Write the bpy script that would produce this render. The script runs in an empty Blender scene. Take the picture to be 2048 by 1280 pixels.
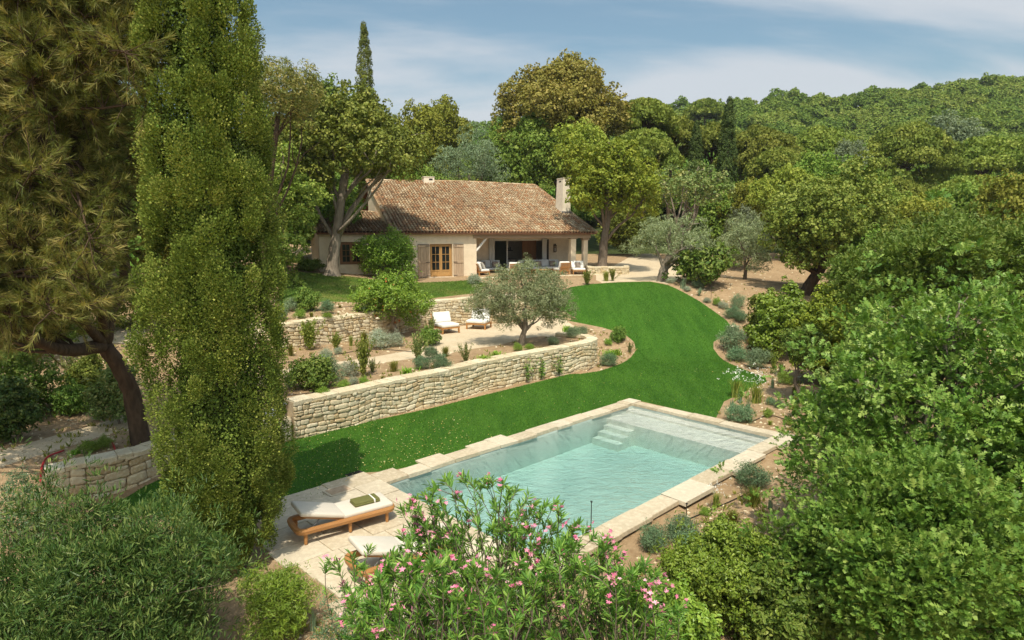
import bpy, bmesh, math, random
import numpy as np
from mathutils import Vector, Matrix, geometry as mgeo

sc = bpy.context.scene
R_ = math.radians
# ------------------------------------------------------------------ camera
HC = 5.85                       # metres above the pool coping
FPX, PITCH = 1265.0, 0.137      # focal length in photo pixels, downward pitch
cam = bpy.data.cameras.new('camera'); camo = bpy.data.objects.new('camera', cam)
sc.collection.objects.link(camo)
camo.location = (0, 0, HC); camo.rotation_euler = (math.pi/2 - PITCH, 0, 0)
cam.sensor_width = 36; cam.lens = 36*FPX/2048; cam.clip_start = .1; cam.clip_end = 3000
sc.camera = camo
# ------------------------------------------------------------------ light
SUN_EL = R_(60); SUN_AZ = math.atan2(-.03, -1)   # azimuth from +Y towards +X
sun = bpy.data.lights.new('sun', 'SUN'); sun.energy = 3.5; sun.angle = R_(.5); sun.color = (1, .92, .76)
suno = bpy.data.objects.new('sun', sun); sc.collection.objects.link(suno)
sd = Vector((math.sin(SUN_AZ)*math.cos(SUN_EL), math.cos(SUN_AZ)*math.cos(SUN_EL), math.sin(SUN_EL)))
suno.rotation_euler = sd.to_track_quat('Z', 'Y').to_euler(); suno.location = sd*60
wd = bpy.data.worlds.new('World'); sc.world = wd; wd.use_nodes = True
wn, wl = wd.node_tree.nodes, wd.node_tree.links
wn.clear()
def N(tree, typ, **kw):
    n = tree.nodes.new(typ)
    for k, v in kw.items():
        if k.startswith('i_'):
            key = k[2:]
            n.inputs[int(key) if key.isdigit() else key.replace('_', ' ')].default_value = v
        else: setattr(n, k, v)
    return n
wt = wd.node_tree
sky = N(wt, 'ShaderNodeTexSky', sky_type='NISHITA', sun_disc=False, sun_elevation=SUN_EL, sun_rotation=SUN_AZ, altitude=0, air_density=1.0, dust_density=3.5, ozone_density=1.0)
bg1 = N(wt, 'ShaderNodeBackground', i_Strength=.135)
bg2 = N(wt, 'ShaderNodeBackground', i_Strength=.70); bg2.inputs['Color'].default_value = (.84, .87, .92, 1)
tint = N(wt, 'ShaderNodeMix', data_type='RGBA', blend_type='MULTIPLY'); tint.inputs[0].default_value = 1; wl.new(sky.outputs[0], tint.inputs[6]); tint.inputs[7].default_value = (.90, 1.02, .92, 1); wl.new(tint.outputs[2], bg1.inputs[0])
tc = N(wt, 'ShaderNodeTexCoord'); sx = N(wt, 'ShaderNodeSeparateXYZ'); wl.new(tc.outputs['Generated'], sx.inputs[0])
def M(tree, op, a=None, b=None, clamp=False, c=None):
    n = tree.nodes.new('ShaderNodeMath'); n.operation = op; n.use_clamp = clamp
    for i, v in enumerate((a, b, c)):
        if v is None: continue
        if isinstance(v, (int, float)): n.inputs[i].default_value = v
        else: tree.links.new(v, n.inputs[i])
    return n.outputs[0]
zz = M(wt, 'ADD', sx.outputs[2], .16)
cx_ = M(wt, 'DIVIDE', sx.outputs[0], zz); cy_ = M(wt, 'DIVIDE', sx.outputs[1], zz)
cb = N(wt, 'ShaderNodeCombineXYZ'); wl.new(cx_, cb.inputs[0]); wl.new(cy_, cb.inputs[1])
mp = N(wt, 'ShaderNodeMapping'); mp.inputs['Rotation'].default_value = (0, 0, R_(24)); mp.inputs['Scale'].default_value = (.55, 1.15, 1); mp.inputs['Location'].default_value = (3.1, .4, 0)
wl.new(cb.outputs[0], mp.inputs[0])
nz = N(wt, 'ShaderNodeTexNoise', i_Scale=.85, i_Detail=10.0, i_Roughness=.52, i_Distortion=.35); wl.new(mp.outputs[0], nz.inputs[0])
bias = M(wt, 'MULTIPLY', sx.outputs[0], .16)
lowb = M(wt, 'MULTIPLY', M(wt, 'SUBTRACT', .25, sx.outputs[2]), .38)
msk = M(wt, 'ADD', M(wt, 'ADD', nz.outputs[0], bias), lowb)
rmp = N(wt, 'ShaderNodeMapRange', interpolation_type='SMOOTHSTEP'); rmp.inputs[1].default_value = .44; rmp.inputs[2].default_value = .62; rmp.inputs[4].default_value = .8
wl.new(msk, rmp.inputs[0])
mxs = N(wt, 'ShaderNodeMixShader'); wl.new(rmp.outputs[0], mxs.inputs[0]); wl.new(bg1.outputs[0], mxs.inputs[1]); wl.new(bg2.outputs[0], mxs.inputs[2])
wo = N(wt, 'ShaderNodeOutputWorld'); wl.new(mxs.outputs[0], wo.inputs[0])
vs = sc.view_settings; vs.view_transform = 'Standard'; vs.look = 'None'; vs.gamma = 1; vs.use_curve_mapping = False
vs.exposure = .28
sc.render.engine = 'CYCLES'
cy = sc.cycles
cy.max_bounces = 6; cy.diffuse_bounces = 3; cy.glossy_bounces = 2; cy.transmission_bounces = 4; cy.transparent_max_bounces = 10; cy.caustics_reflective = False; cy.caustics_refractive = False
cy.use_denoising = True

# ------------------------------------------------------------------ picture -> place
CAMP = np.array([0, 0, HC])
def ray(x, y):
    c, s = math.cos(PITCH), math.sin(PITCH)
    return np.array([(x-1024)/FPX, c + s*(640-y)/FPX, -s + c*(640-y)/FPX])
def P(x, y, z):
    d = ray(x, y); return CAMP + d*((z-HC)/d[2])
def A(x, y, Y):
    d = ray(x, y); return CAMP + d*(Y/d[1])
def sst(t): t = np.clip(t, 0, 1); return t*t*(3-2*t)
def G(x, y, zf):
    d = ray(x, y); t = np.linspace(4, 130, 2600)/d[1]
    p = CAMP[None, :] + d[None, :]*t[:, None]
    g = p[:, 2] - zf(p[:, 0], p[:, 1])
    i = np.argmax(g < 0)
    if i == 0: return P(x, y, 0)
    f = g[i-1]/(g[i-1]-g[i]); q = p[i-1]*(1-f)+p[i]*f
    return q
# pool frame
pa = np.array([math.sin(.7987), math.cos(.7987)]); pb = np.array([pa[1], -pa[0]])
PC = P(769.4, 966.7, 0)[:2]
PL, PW = 10.0, 4.95
def pool(u, v, z=0): w = PC + pa*u + pb*v; return np.array([w[0], w[1], z])
# house frame
TH = .3887
HB = P(824, 556, 2.85)
he = np.array([math.cos(TH), math.sin(TH)]); hn = np.array([-math.sin(TH), math.cos(TH)])
def HW(s, d, z): w = HB[:2]+he*s+hn*d; return np.array([w[0], w[1], z])
def sd_(x, y):
    return (x-HB[0])*he[0]+(y-HB[1])*he[1], (x-HB[0])*hn[0]+(y-HB[1])*hn[1]
# ground heights
def zhill(x, y):
    yy = np.clip(y-47, 0, 203)
    return .05*yy + .00072*yy**2 + np.clip(x, -60, 400)*.075*np.clip(yy/190, 0, 1)
def zL(x, y):
    x = np.asarray(x, float); y = np.asarray(y, float)
    t = .262*(y-28.7)
    z = np.where(t > 0, t, 0); z = z*sst((y-27)/4.5)
    z = 2.85 - np.log1p(np.exp(np.clip((2.85-z)*5, -30, 30)))/5 + np.where(z < 2, 0, 0)
    z = z + zhill(x, y)
    v = (x-PC[0])*pb[0]+(y-PC[1])*pb[1]; u = (x-PC[0])*pa[0]+(y-PC[1])*pa[1]
    z = z - .16*sst((v-5.0)/.5)*sst((11-u)/.6) - .2*sst((-3.5-u)/1.2)
    z = z - .07*np.clip(x-13, 0, 14)*sst((60-y)/12)
    z = z + .82*sst((y-11.9)/1.5)*sst((-x-9.95)/.35)
    return z
def zT1(x, y):
    x = np.asarray(x, float); y = np.asarray(y, float)
    zl = .60 + .118*np.maximum(y-17, 0); zl = np.minimum(zl, 3.4)
    k = np.maximum(sst((-x-8.2)/3.0), sst((18.6-y)/1.6)*sst((-x-6.5)/.8))
    z = 1.05*(1-k) + zl*k + zhill(x, y)*k
    k2 = sst((x-.9)/.9)*sst((y-32.2)/1.0)
    return z*(1-k2)+zL(x, y)*k2
def zT2(x, y):
    x = np.asarray(x, float); y = np.asarray(y, float)
    z = 1.0-.0057*x+.0427*np.minimum(y, 46) + .11*np.clip(-(x+7), 0, 8)*sst((y-28)/10) + zhill(x, y)
    k = sst((x-.7)/1.1); z = z*(1-k)+zL(x, y)*k
    xl = -10.25-(y-25.4)*.33; k = sst((xl-x)/1.6)
    return z*(1-k)+(zT1(x, y)-.1)*k

# ------------------------------------------------------------------ helpers: objects and meshes
col = sc.collection
def tag(o, label=None, cat=None, group=None, kind=None):
    if label: o['label'] = label
    if cat: o['category'] = cat
    if group: o['group'] = group
    if kind: o['kind'] = kind
    return o
def empty(name, loc, rz=0, label=None, cat=None, group=None):
    o = bpy.data.objects.new(name, None); o.empty_display_size = .2
    o.location = loc; o.rotation_euler = (0, 0, rz); col.objects.link(o)
    return tag(o, label, cat, group)
def link(name, me, mat=None, parent=None, loc=None):
    o = bpy.data.objects.new(name, me); col.objects.link(o)
    if mat:
        for m in (mat if isinstance(mat, (list, tuple)) else [mat]): me.materials.append(m)
    if parent: o.parent = parent
    if loc is not None: o.location = loc
    return o
def copy_tree(o, parent=None):
    c = o.copy(); col.objects.link(c)
    if parent: c.parent = parent
    for ch in o.children: copy_tree(ch, c)
    return c
class MB:
    """collects shapes of ONE part"""
    def __init__(s): s.v = []; s.f = []; s.m = []; s.r = []; s.sm = False
    def add(s, verts, faces, mi=0, r=None):
        b = len(s.v); s.v += [tuple(map(float, q)) for q in verts]
        s.f += [tuple(b+i for i in f) for f in faces]; s.m += [mi]*len(faces)
        s.r += [random.random() if r is None else r]*len(verts)
    def box(s, lo, hi, mi=0, r=None):
        (a, b, c), (d, e, f) = lo, hi
        s.add([(a,b,c),(d,b,c),(d,e,c),(a,e,c),(a,b,f),(d,b,f),(d,e,f),(a,e,f)],
              [(0,3,2,1),(4,5,6,7),(0,1,5,4),(1,2,6,5),(2,3,7,6),(3,0,4,7)], mi, r)
    def rbox(s, lo, hi, bev=.02, seg=2, mi=0, mat=None, puff=0, r=None):
        bm = bmesh.new(); bmesh.ops.create_cube(bm, size=1)
        c = [(a+b)/2 for a, b in zip(lo, hi)]; d = [b-a for a, b in zip(lo, hi)]
        bmesh.ops.scale(bm, vec=d, verts=bm.verts)
        if puff: bmesh.ops.subdivide_edges(bm, edges=bm.edges[:], cuts=3, use_grid_fill=True)
        else: bmesh.ops.bevel(bm, geom=bm.edges[:], offset=min(bev, min(d)*.45), segments=seg, affect='EDGES', profile=.5)
        if puff:
            for q in bm.verts:
                u = [2*q.co[i]/d[i] for i in range(3)]
                k = min(range(3), key=lambda i: d[i])
                o = [i for i in range(3) if i != k]
                w = max(0, 1-u[o[0]]**4)*max(0, 1-u[o[1]]**4)
                q.co[k] *= .62+.38*w+puff*w
                for i in o: q.co[i] *= 1-.05*(1-abs(u[k]))*0-.02*abs(u[k])
        vs = [Vector(c)+q.co for q in bm.verts]
        if mat: vs = [mat @ q for q in vs]
        bm.verts.index_update()
        s.add(vs, [[q.index for q in f.verts] for f in bm.faces], mi, r); bm.free()
    def tube(s, pts, rad, n=8, mi=0, caps=True, wob=0):
        pts = [Vector(p) for p in pts]; k = len(pts)
        if isinstance(rad, (int, float)): rad = [rad]*k
        vs = []; prev = None
        for i in range(k):
            t = (pts[min(i+1, k-1)]-pts[max(i-1, 0)])
            t = t.normalized() if t.length > 1e-9 else Vector((0, 0, 1))
            if prev is None: a = t.orthogonal().normalized()
            else:
                a = prev - t*prev.dot(t); a = a.normalized() if a.length > 1e-6 else t.orthogonal().normalized()
            prev = a; b = t.cross(a)
            for j in range(n):
                w = 2*math.pi*j/n; rr = rad[i]*(1+wob*random.uniform(-1, 1))
                vs.append(pts[i]+(a*math.cos(w)+b*math.sin(w))*rr)
        fs = [(i*n+j, i*n+(j+1) % n, (i+1)*n+(j+1) % n, (i+1)*n+j) for i in range(k-1) for j in range(n)]
        if caps: fs += [tuple(range(n-1, -1, -1)), tuple(range((k-1)*n, k*n))]
        s.add(vs, fs, mi)
    def prism(s, poly, z0, z1, mi=0, r=None):
        n = len(poly)
        s.add([(p[0], p[1], z0) for p in poly]+[(p[0], p[1], z1) for p in poly],
              [tuple(range(n-1, -1, -1)), tuple(range(n, 2*n))]+[(i, (i+1) % n, n+(i+1) % n, n+i) for i in range(n)], mi, r)
    def mesh(s, name, smooth=False):
        me = bpy.data.meshes.new(name); me.from_pydata(s.v, [], s.f)
        me.polygons.foreach_set('material_index', s.m)
        at = me.attributes.new('rnd', 'FLOAT', 'POINT'); at.data.foreach_set('value', np.array(s.r, np.float32))
        if smooth: me.polygons.foreach_set('use_smooth', [True]*len(s.f))
        bm = bmesh.new(); bm.from_mesh(me); bmesh.ops.recalc_face_normals(bm, faces=bm.faces); bm.to_mesh(me); bm.free()
        me.update(); return me
    def build(s, name, mat, parent=None, smooth=False, loc=None):
        return link(name, s.mesh(name, smooth), mat, parent, loc)
def smooth_path(pts, n=6):
    pts = [np.array(p, float) for p in pts]; out = []
    Q = [2*pts[0]-pts[1]]+pts+[2*pts[-1]-pts[-2]]
    for i in range(1, len(Q)-2):
        for k in range(n):
            t = k/n; a, b, c, d = Q[i-1:i+3]
            out.append(.5*((2*b)+(c-a)*t+(2*a-5*b+4*c-d)*t*t+(3*b-a-3*c+d)*t**3))
    out.append(pts[-1]); return out
def np_mesh(name, V, F, rnd=None, mi=None, smooth=False):
    """V (n,3), F (m,k) with one k"""
    me = bpy.data.meshes.new(name); V = np.asarray(V, np.float32); F = np.asarray(F, np.int32); m, k = F.shape
    me.vertices.add(len(V)); me.vertices.foreach_set('co', V.ravel())
    me.loops.add(m*k); me.loops.foreach_set('vertex_index', F.ravel())
    me.polygons.add(m); me.polygons.foreach_set('loop_start', np.arange(0, m*k, k, dtype=np.int32))
    if mi is not None: me.polygons.foreach_set('material_index', np.asarray(mi, np.int32))
    if rnd is not None:
        at = me.attributes.new('rnd', 'FLOAT', 'POINT'); at.data.foreach_set('value', np.asarray(rnd, np.float32))
    me.update(calc_edges=True)
    me.polygons.foreach_set('use_smooth', np.full(m, smooth, dtype=bool))
    return me
# ------------------------------------------------------------------ leaves
SH = {
 'diamond': (np.array([(0,0,0),(.5,.26,.06),(1,0,0),(.5,-.26,.06)]), np.array([(0,1,2,3)])),
 'wide': (np.array([(0,0,0),(.45,.42,.08),(1,0,0),(.5,-.42,.08)]), np.array([(0,1,2,3)])),
 'oval': (np.array([(0,0,0),(.28,.25,.06),(.7,.22,.06),(1,0,-.05),(.7,-.22,.06),(.28,-.25,.06)]), np.array([(0,1,2,3),(0,3,4,5)])),
 'lance': (np.array([(0,0,0),(.3,.085,.02),(.7,.075,.0),(1,0,-.08),(.7,-.075,.0),(.3,-.085,.02)]), np.array([(0,1,2,3),(0,3,4,5)])),
 'needle': (np.array([(0,.03,0),(1,.008,0),(1,-.008,0),(0,-.03,0)]), np.array([(0,1,2,3)])),
 'spray': (np.array([(0,.08,0),(.55,.3,.05),(1,0,0),(.5,-.28,.05)]), np.array([(0,1,2,3)])),
 'slim': (np.array([(0,0,0),(.45,.13,.03),(1,0,0),(.45,-.13,.03)]), np.array([(0,1,2,3)])),
 'oak': (np.array([(0,0,0),(.30,0,0),(.52,0,0),(.74,0,0),(1,0,-.06),
          (.13,.05,.02),(.26,.29,.07),(.40,.13,.03),(.52,.36,.09),(.64,.14,.03),(.80,.25,.05),
          (.13,-.05,.02),(.26,-.29,.07),(.40,-.13,.03),(.52,-.36,.09),(.64,-.14,.03),(.80,-.25,.05)]),
         np.array([(0,5,6,1),(1,7,8,2),(2,9,10,4),(1,12,11,0),(2,14,13,1),(4,16,15,2)])),
}
def nrmz(a): return a/np.maximum(np.linalg.norm(a, axis=1, keepdims=True), 1e-9)
def leaf_arrays(rng, C, D, Nn, size, shape, rnd):
    """C centres, D directions of the leaf, Nn plane normals"""
    sv, sf = SH[shape]; n = len(C); k = len(sv)
    D = nrmz(D); S = nrmz(np.cross(Nn, D)); U = np.cross(D, S)
    size = np.broadcast_to(size, (n,))[:, None, None]
    V = C[:, None, :] + size*(sv[None, :, 0:1]*D[:, None, :]+sv[None, :, 1:2]*S[:, None, :]+sv[None, :, 2:3]*U[:, None, :])
    F = (np.arange(n)[:, None, None]*k+sf[None]).reshape(-1, sf.shape[1])
    return V.reshape(-1, 3), F, np.repeat(rnd, k)
def scatter_leaves(rng, C, O, size, shape, out=.5, up=.4, rand=.8, dirup=.2, rnd=None, jit=.35):
    n = len(C); g = rng.normal(size=(n, 3))
    Nn = nrmz(O*out+np.array([0, 0, up])+g*rand*.8)
    D = rng.normal(size=(n, 3))+O*.5+np.array([0, 0, dirup]); D = D-Nn*np.sum(D*Nn, 1, keepdims=True)
    sz = size*(1+jit*rng.uniform(-1, 1, n))
    if rnd is None: rnd = rng.uniform(0, 1, n)
    return leaf_arrays(rng, C, D, Nn, sz, shape, rnd)
def join(parts):
    V = []; F = []; Rn = []; b = 0
    for v, f, r in parts: V.append(v); F.append(f+b); Rn.append(r); b += len(v)
    return np.concatenate(V), np.concatenate(F), np.concatenate(Rn)
def blob_points(rng, B, n, clump=0, shell=(.82, 1.06), low=-.75, inside=.62):
    """points on the outside of a union of ellipsoids B rows (x,y,z,rx,ry,rz)"""
    B = np.asarray(B, float); w = B[:, 3]*B[:, 4]+B[:, 4]*B[:, 5]+B[:, 3]*B[:, 5]; w = w/w.sum()
    def draw(m):
        k = rng.choice(len(B), m, p=w); d = nrmz(rng.normal(size=(m, 3)))
        ok = d[:, 2] > low+rng.uniform(-.2, .2, m); k = k[ok]; d = d[ok]
        p = B[k, :3]+d*B[k, 3:]*rng.uniform(*shell, len(k))[:, None]
        keep = np.ones(len(p), bool)
        for b in B:
            q = (p-b[:3])/b[3:]; keep &= np.einsum('ij,ij->i', q, q) > inside**2
        return p[keep], nrmz(d/B[k, 3:])[keep], k[keep]
    Ps, Os, Ks, c = [], [], [], 0
    tgt = max(8, n//clump) if clump else n
    while c < tgt:
        p, o, k = draw(max(200, tgt*2)); Ps.append(p); Os.append(o); Ks.append(k); c += len(p)
        if len(Ps) > 40: break
    p = np.concatenate(Ps)[:tgt]; o = np.concatenate(Os)[:tgt]; k = np.concatenate(Ks)[:tgt]
    return p, o, k
def crown_blobs(rng, c, r, n, frac=(.32, .5), low=-.35, core=True, spread=.72, sub=4):
    """uneven crown: a core, big lobes on it, small lobes on those"""
    c = np.array(c, float); r = np.array(r, float); out = [np.r_[c, r*.66]] if core else []
    g = math.pi*(3-math.sqrt(5)); rm = r.min()*.35+r.mean()*.65
    for i in range(n):
        z = 1-(i+.5)/n*(1-low); t = i*g+rng.uniform(-.9, .9); z = np.clip(z+rng.uniform(-.15, .15), -1, 1); q = math.sqrt(max(0, 1-z*z))
        d = np.array([q*math.cos(t), q*math.sin(t), z])*rng.uniform(.72, 1.16)
        f = rng.uniform(frac[0]*.75, frac[1]*1.05); p = c+d*r*spread; out.append(np.r_[p, np.array([1, 1, .8])*rm*f])
        for j in range(sub):
            e = nrmz((rng.normal(size=3)+d*1.1+np.array([0, 0, .35]))[None])[0]; f2 = f*rng.uniform(.32, .6)
            out.append(np.r_[p+e*rm*f*rng.uniform(.75, 1.1), np.array([1, 1, .75])*rm*f2])
    return np.array(out)
def crown_mesh(name, seed, B, n, size, shape='diamond', clump=26, clr=1.0, fill=.2, hue=.4, jit=.3, low=-.75, mode='puff', rand=.5, up=.25, dirup=.1, sprig=.5, **kw):
    """leaves on the outside of many small puffs (or in rosettes) that sit on the lobes, and some deeper in the crown"""
    rng = np.random.default_rng(seed)
    p, o, k = blob_points(rng, B, n, clump, low=low); m = clump; N0 = len(p)
    p = p+o*(np.abs(rng.normal(size=(N0, 1)))**2*size*sprig)
    pr = size*1.55*clr*rng.uniform(.6, 1.35, N0)
    d = nrmz(rng.normal(size=(N0*m, 3))+np.repeat(o, m, 0)*.75+np.array([0, 0, .25]))
    C = np.repeat(p, m, 0)+d*np.repeat(pr, m)[:, None]*rng.uniform(.75, 1.08, N0*m)[:, None]*np.array([1, 1, .8])
    rn = np.clip(np.repeat(rng.uniform(0, 1, N0), m)*hue+rng.uniform(0, 1, N0*m)*(1-hue), 0, 1)
    if mode == 'rosette':
        D = nrmz(d+np.array([0, 0, .15+dirup])+rng.normal(size=d.shape)*.2); Nn = nrmz(np.array([0, 0, .8])+d*.35+rng.normal(size=d.shape)*.38)
        parts = [leaf_arrays(rng, C-D*size*.5, D, Nn, size*(1+jit*rng.uniform(-1, 1, len(C))), shape, rn)]
    else: parts = [scatter_leaves(rng, C, d, size, shape, 1.0, up, rand, dirup, rn, jit)]
    if fill:
        q, o2, k2 = blob_points(rng, B, int(n*fill), 0, shell=(.5, .88), low=-1, inside=.3)
        parts.append(scatter_leaves(rng, q, o2, size*1.3, 'wide' if shape in ('diamond', 'wide', 'spray') else shape, .6, .2, .8, 0, rng.uniform(0, 1, len(q))))
    V, F, rr = join(parts)
    return np_mesh(name, V, F, rr)
def limb(mb, a, b, r0, r1, rng, sag=.12, n=6, sides=6, lift=.25):
    a = np.array(a, float); b = np.array(b, float); L = np.linalg.norm(b-a)
    pts = []; rad = []
    w1, w2 = rng.normal(size=3)*sag*L*.5, rng.normal(size=3)*sag*L*.5
    for i in range(n+1):
        t = i/n; p = a*(1-t)+b*t + w1*math.sin(math.pi*t)+w2*math.sin(2*math.pi*t)*.6
        p[2] += lift*L*math.sin(math.pi*t)*.35*(1 if b[2] > a[2] else .3)
        pts.append(p); rad.append(r0*(1-t)+r1*t)
    mb.tube(pts, rad, sides, wob=.08); return pts
def trunk_mesh(name, seed, path, rad, B, nl=8, lr=None, sides=9, start=.55, twigs=2, flare=1.5, sag=.14):
    rng = np.random.default_rng(seed); random.seed(seed); mb = MB()
    pts = smooth_path(path, 4); k = len(pts); rr = [rad*(flare if i == 0 else (1+(flare-1)*.35 if i == 1 else 1))*(1-.45*i/(k-1)) for i in range(k)]
    mb.tube(pts, rr, sides, wob=.10)
    if B is not None and nl:
        idx = rng.permutation(len(B))[:nl]
        for j in idx:
            i0 = int((start+(1-start)*rng.uniform(0, 1))*(k-1)); a = pts[i0]
            q = limb(mb, a, B[j][:3], rr[i0]*.46, rad*.07, rng, sag)
            for t in range(twigs):
                s = q[rng.integers(3, len(q)-1)]; e = B[j][:3]+rng.normal(size=3)*B[j][3:]*.6
                limb(mb, s, e, rad*.16, rad*.04, rng, .1, 4, 5)
    return mb.mesh(name, True)
def tree(name, label, cat, base, crown, mats, trunk=None, group=None, rz=0, sc_=1.0):
    t = empty(name, base, rz, label, cat, group)
    if trunk: link('trunk', trunk, mats[1], t)
    link('crown', crown, mats[0], t)
    if sc_ != 1: t.scale = (sc_,)*3
    return t
# ------------------------------------------------------------------ materials
def newmat(name):
    m = bpy.data.materials.new(name); m.use_nodes = True; nt = m.node_tree; nt.nodes.clear()
    o = nt.nodes.new('ShaderNodeOutputMaterial'); return m, nt, o
def rgb(c): return (c[0], c[1], c[2], 1)
def ramp(nt, fac, stops, interp='LINEAR'):
    r = nt.nodes.new('ShaderNodeValToRGB'); r.color_ramp.interpolation = interp
    e = r.color_ramp.elements
    while len(e) < len(stops): e.new(.5)
    for i, (p, c) in enumerate(stops): e[i].position = p; e[i].color = rgb(c)
    nt.links.new(fac, r.inputs[0]); return r.outputs[0]
def mixc(nt, f, a, b, mode='MIX'):
    n = nt.nodes.new('ShaderNodeMix'); n.data_type = 'RGBA'; n.blend_type = mode
    for s, v in ((n.inputs[0], f), (n.inputs[6], a), (n.inputs[7], b)):
        if isinstance(v, (int, float)): s.default_value = v
        elif isinstance(v, tuple): s.default_value = rgb(v)
        else: nt.links.new(v, s)
    return n.outputs[2]
def noise(nt, scale, detail=4, rough=.55, vec=None, dist=0, typ='ShaderNodeTexNoise'):
    n = nt.nodes.new('ShaderNodeTexNoise'); n.inputs['Scale'].default_value = scale; n.inputs['Detail'].default_value = detail; n.inputs['Roughness'].default_value = rough; n.inputs['Distortion'].default_value = dist
    if vec: nt.links.new(vec, n.inputs[0])
    return n.outputs[0]
def pos(nt):
    return nt.nodes.new('ShaderNodeNewGeometry').outputs['Position']
def objco(nt): return nt.nodes.new('ShaderNodeTexCoord').outputs['Object']
def attr(nt, name='rnd'):
    a = nt.nodes.new('ShaderNodeAttribute'); a.attribute_name = name; return a.outputs['Fac']
def bump(nt, h, s=.5, d=.02):
    b = nt.nodes.new('ShaderNodeBump'); b.inputs['Strength'].default_value = s; b.inputs['Distance'].default_value = d; nt.links.new(h, b.inputs['Height']); return b.outputs[0]
def pbsdf(nt, out, colr, rough=.6, spec=.3, nrm=None, **kw):
    p = nt.nodes.new('ShaderNodeBsdfPrincipled'); p.inputs['Roughness'].default_value = rough; p.inputs['Specular IOR Level'].default_value = spec
    if isinstance(colr, tuple): p.inputs['Base Color'].default_value = rgb(colr)
    else: nt.links.new(colr, p.inputs['Base Color'])
    if nrm: nt.links.new(nrm, p.inputs['Normal'])
    for k, v in kw.items(): p.inputs[k].default_value = v
    if out: nt.links.new(p.outputs[0], out.inputs[0])
    return p
LG = 1.28
def leafmat(name, c0, c1, c2=None, tr=.2, rough=.5, spec=.25, ovar=.25, trc=None, pn=0):
    m, nt, o = newmat(name); a = attr(nt)
    stops = [(0, tuple(x*LG for x in c0)), (.55, tuple(x*LG for x in c1)), (1, tuple(x*LG for x in (c2 or c1)))]
    c = ramp(nt, a, stops)
    if ovar:
        oi = nt.nodes.new('ShaderNodeObjectInfo')
        hs = nt.nodes.new('ShaderNodeHueSaturation'); nt.links.new(c, hs.inputs['Color'])
        nt.links.new(M(nt, 'MULTIPLY_ADD', oi.outputs['Random'], ovar*.12, c=.5-ovar*.06), hs.inputs['Hue'])
        nt.links.new(M(nt, 'MULTIPLY_ADD', oi.outputs['Random'], ovar*1.6, c=1-ovar*.8), hs.inputs['Value'])
        c = hs.outputs[0]
    if pn:
        mp = nt.nodes.new('ShaderNodeMapping'); mp.inputs['Rotation'].default_value = (0, 0, R_(-52)); mp.inputs['Scale'].default_value = (2.4, .5, 1); nt.links.new(pos(nt), mp.inputs[0])
        v = M(nt, 'ADD', M(nt, 'MULTIPLY', noise(nt, .9, 4, .65, mp.outputs[0], .5), .6), M(nt, 'MULTIPLY', noise(nt, .22, 3, .5, pos(nt)), .4))
        c = mixc(nt, 1.0, c, ramp(nt, v, [(.36, (1-pn, 1-pn, 1-pn)), (.64, (1+pn, 1+pn*.8, 1+pn))]), 'MULTIPLY')
    p = pbsdf(nt, None, c, rough, spec)
    t = nt.nodes.new('ShaderNodeBsdfTranslucent')
    tcx = mixc(nt, 1.0, c, trc or (1.6, 1.5, .6), 'MULTIPLY'); nt.links.new(tcx, t.inputs[0])
    mx = nt.nodes.new('ShaderNodeMixShader'); mx.inputs[0].default_value = tr
    nt.links.new(p.outputs[0], mx.inputs[1]); nt.links.new(t.outputs[0], mx.inputs[2]); nt.links.new(mx.outputs[0], o.inputs[0])
    return m
def barkmat(name, c0, c1, scale=9):
    m, nt, o = newmat(name); v = objco(nt)
    mp = nt.nodes.new('ShaderNodeMapping'); mp.inputs['Scale'].default_value = (1, 1, .3); nt.links.new(v, mp.inputs[0])
    n = noise(nt, scale, 6, .65, mp.outputs[0], .4); n2 = noise(nt, scale*.25, 3, .5, v)
    c = ramp(nt, n, [(.3, c0), (.7, c1)]); c = mixc(nt, M(nt, 'MULTIPLY', n2, .5), c, tuple(x*.6 for x in c1))
    pbsdf(nt, o, c, .9, .1, bump(nt, n, .9, .06)); return m
def plain(name, c, rough=.6, spec=.3, var=.12, scale=6, bmp=0, metal=0):
    m, nt, o = newmat(name); n = noise(nt, scale, 5, .6, objco(nt))
    cc = ramp(nt, n, [(.25, tuple(x*(1-var) for x in c)), (.75, tuple(min(1, x*(1+var)) for x in c))])
    p = pbsdf(nt, o, cc, rough, spec, bump(nt, noise(nt, scale*8, 4, .6, objco(nt)), bmp, .01) if bmp else None)
    p.inputs['Metallic'].default_value = metal; return m
def woodmat(name, c0, c1, axis=0, scale=14, rough=.55):
    m, nt, o = newmat(name); v = objco(nt); mp = nt.nodes.new('ShaderNodeMapping')
    s = [1, 1, 1]; s[axis] = .08; mp.inputs['Scale'].default_value = s; nt.links.new(v, mp.inputs[0])
    n = noise(nt, scale, 6, .6, mp.outputs[0], .6)
    c = ramp(nt, n, [(.3, c0), (.7, c1)]); c = mixc(nt, M(nt, 'MULTIPLY', attr(nt), .35), c, c0)
    pbsdf(nt, o, c, rough, .3, bump(nt, n, .25, .01)); return m
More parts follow.
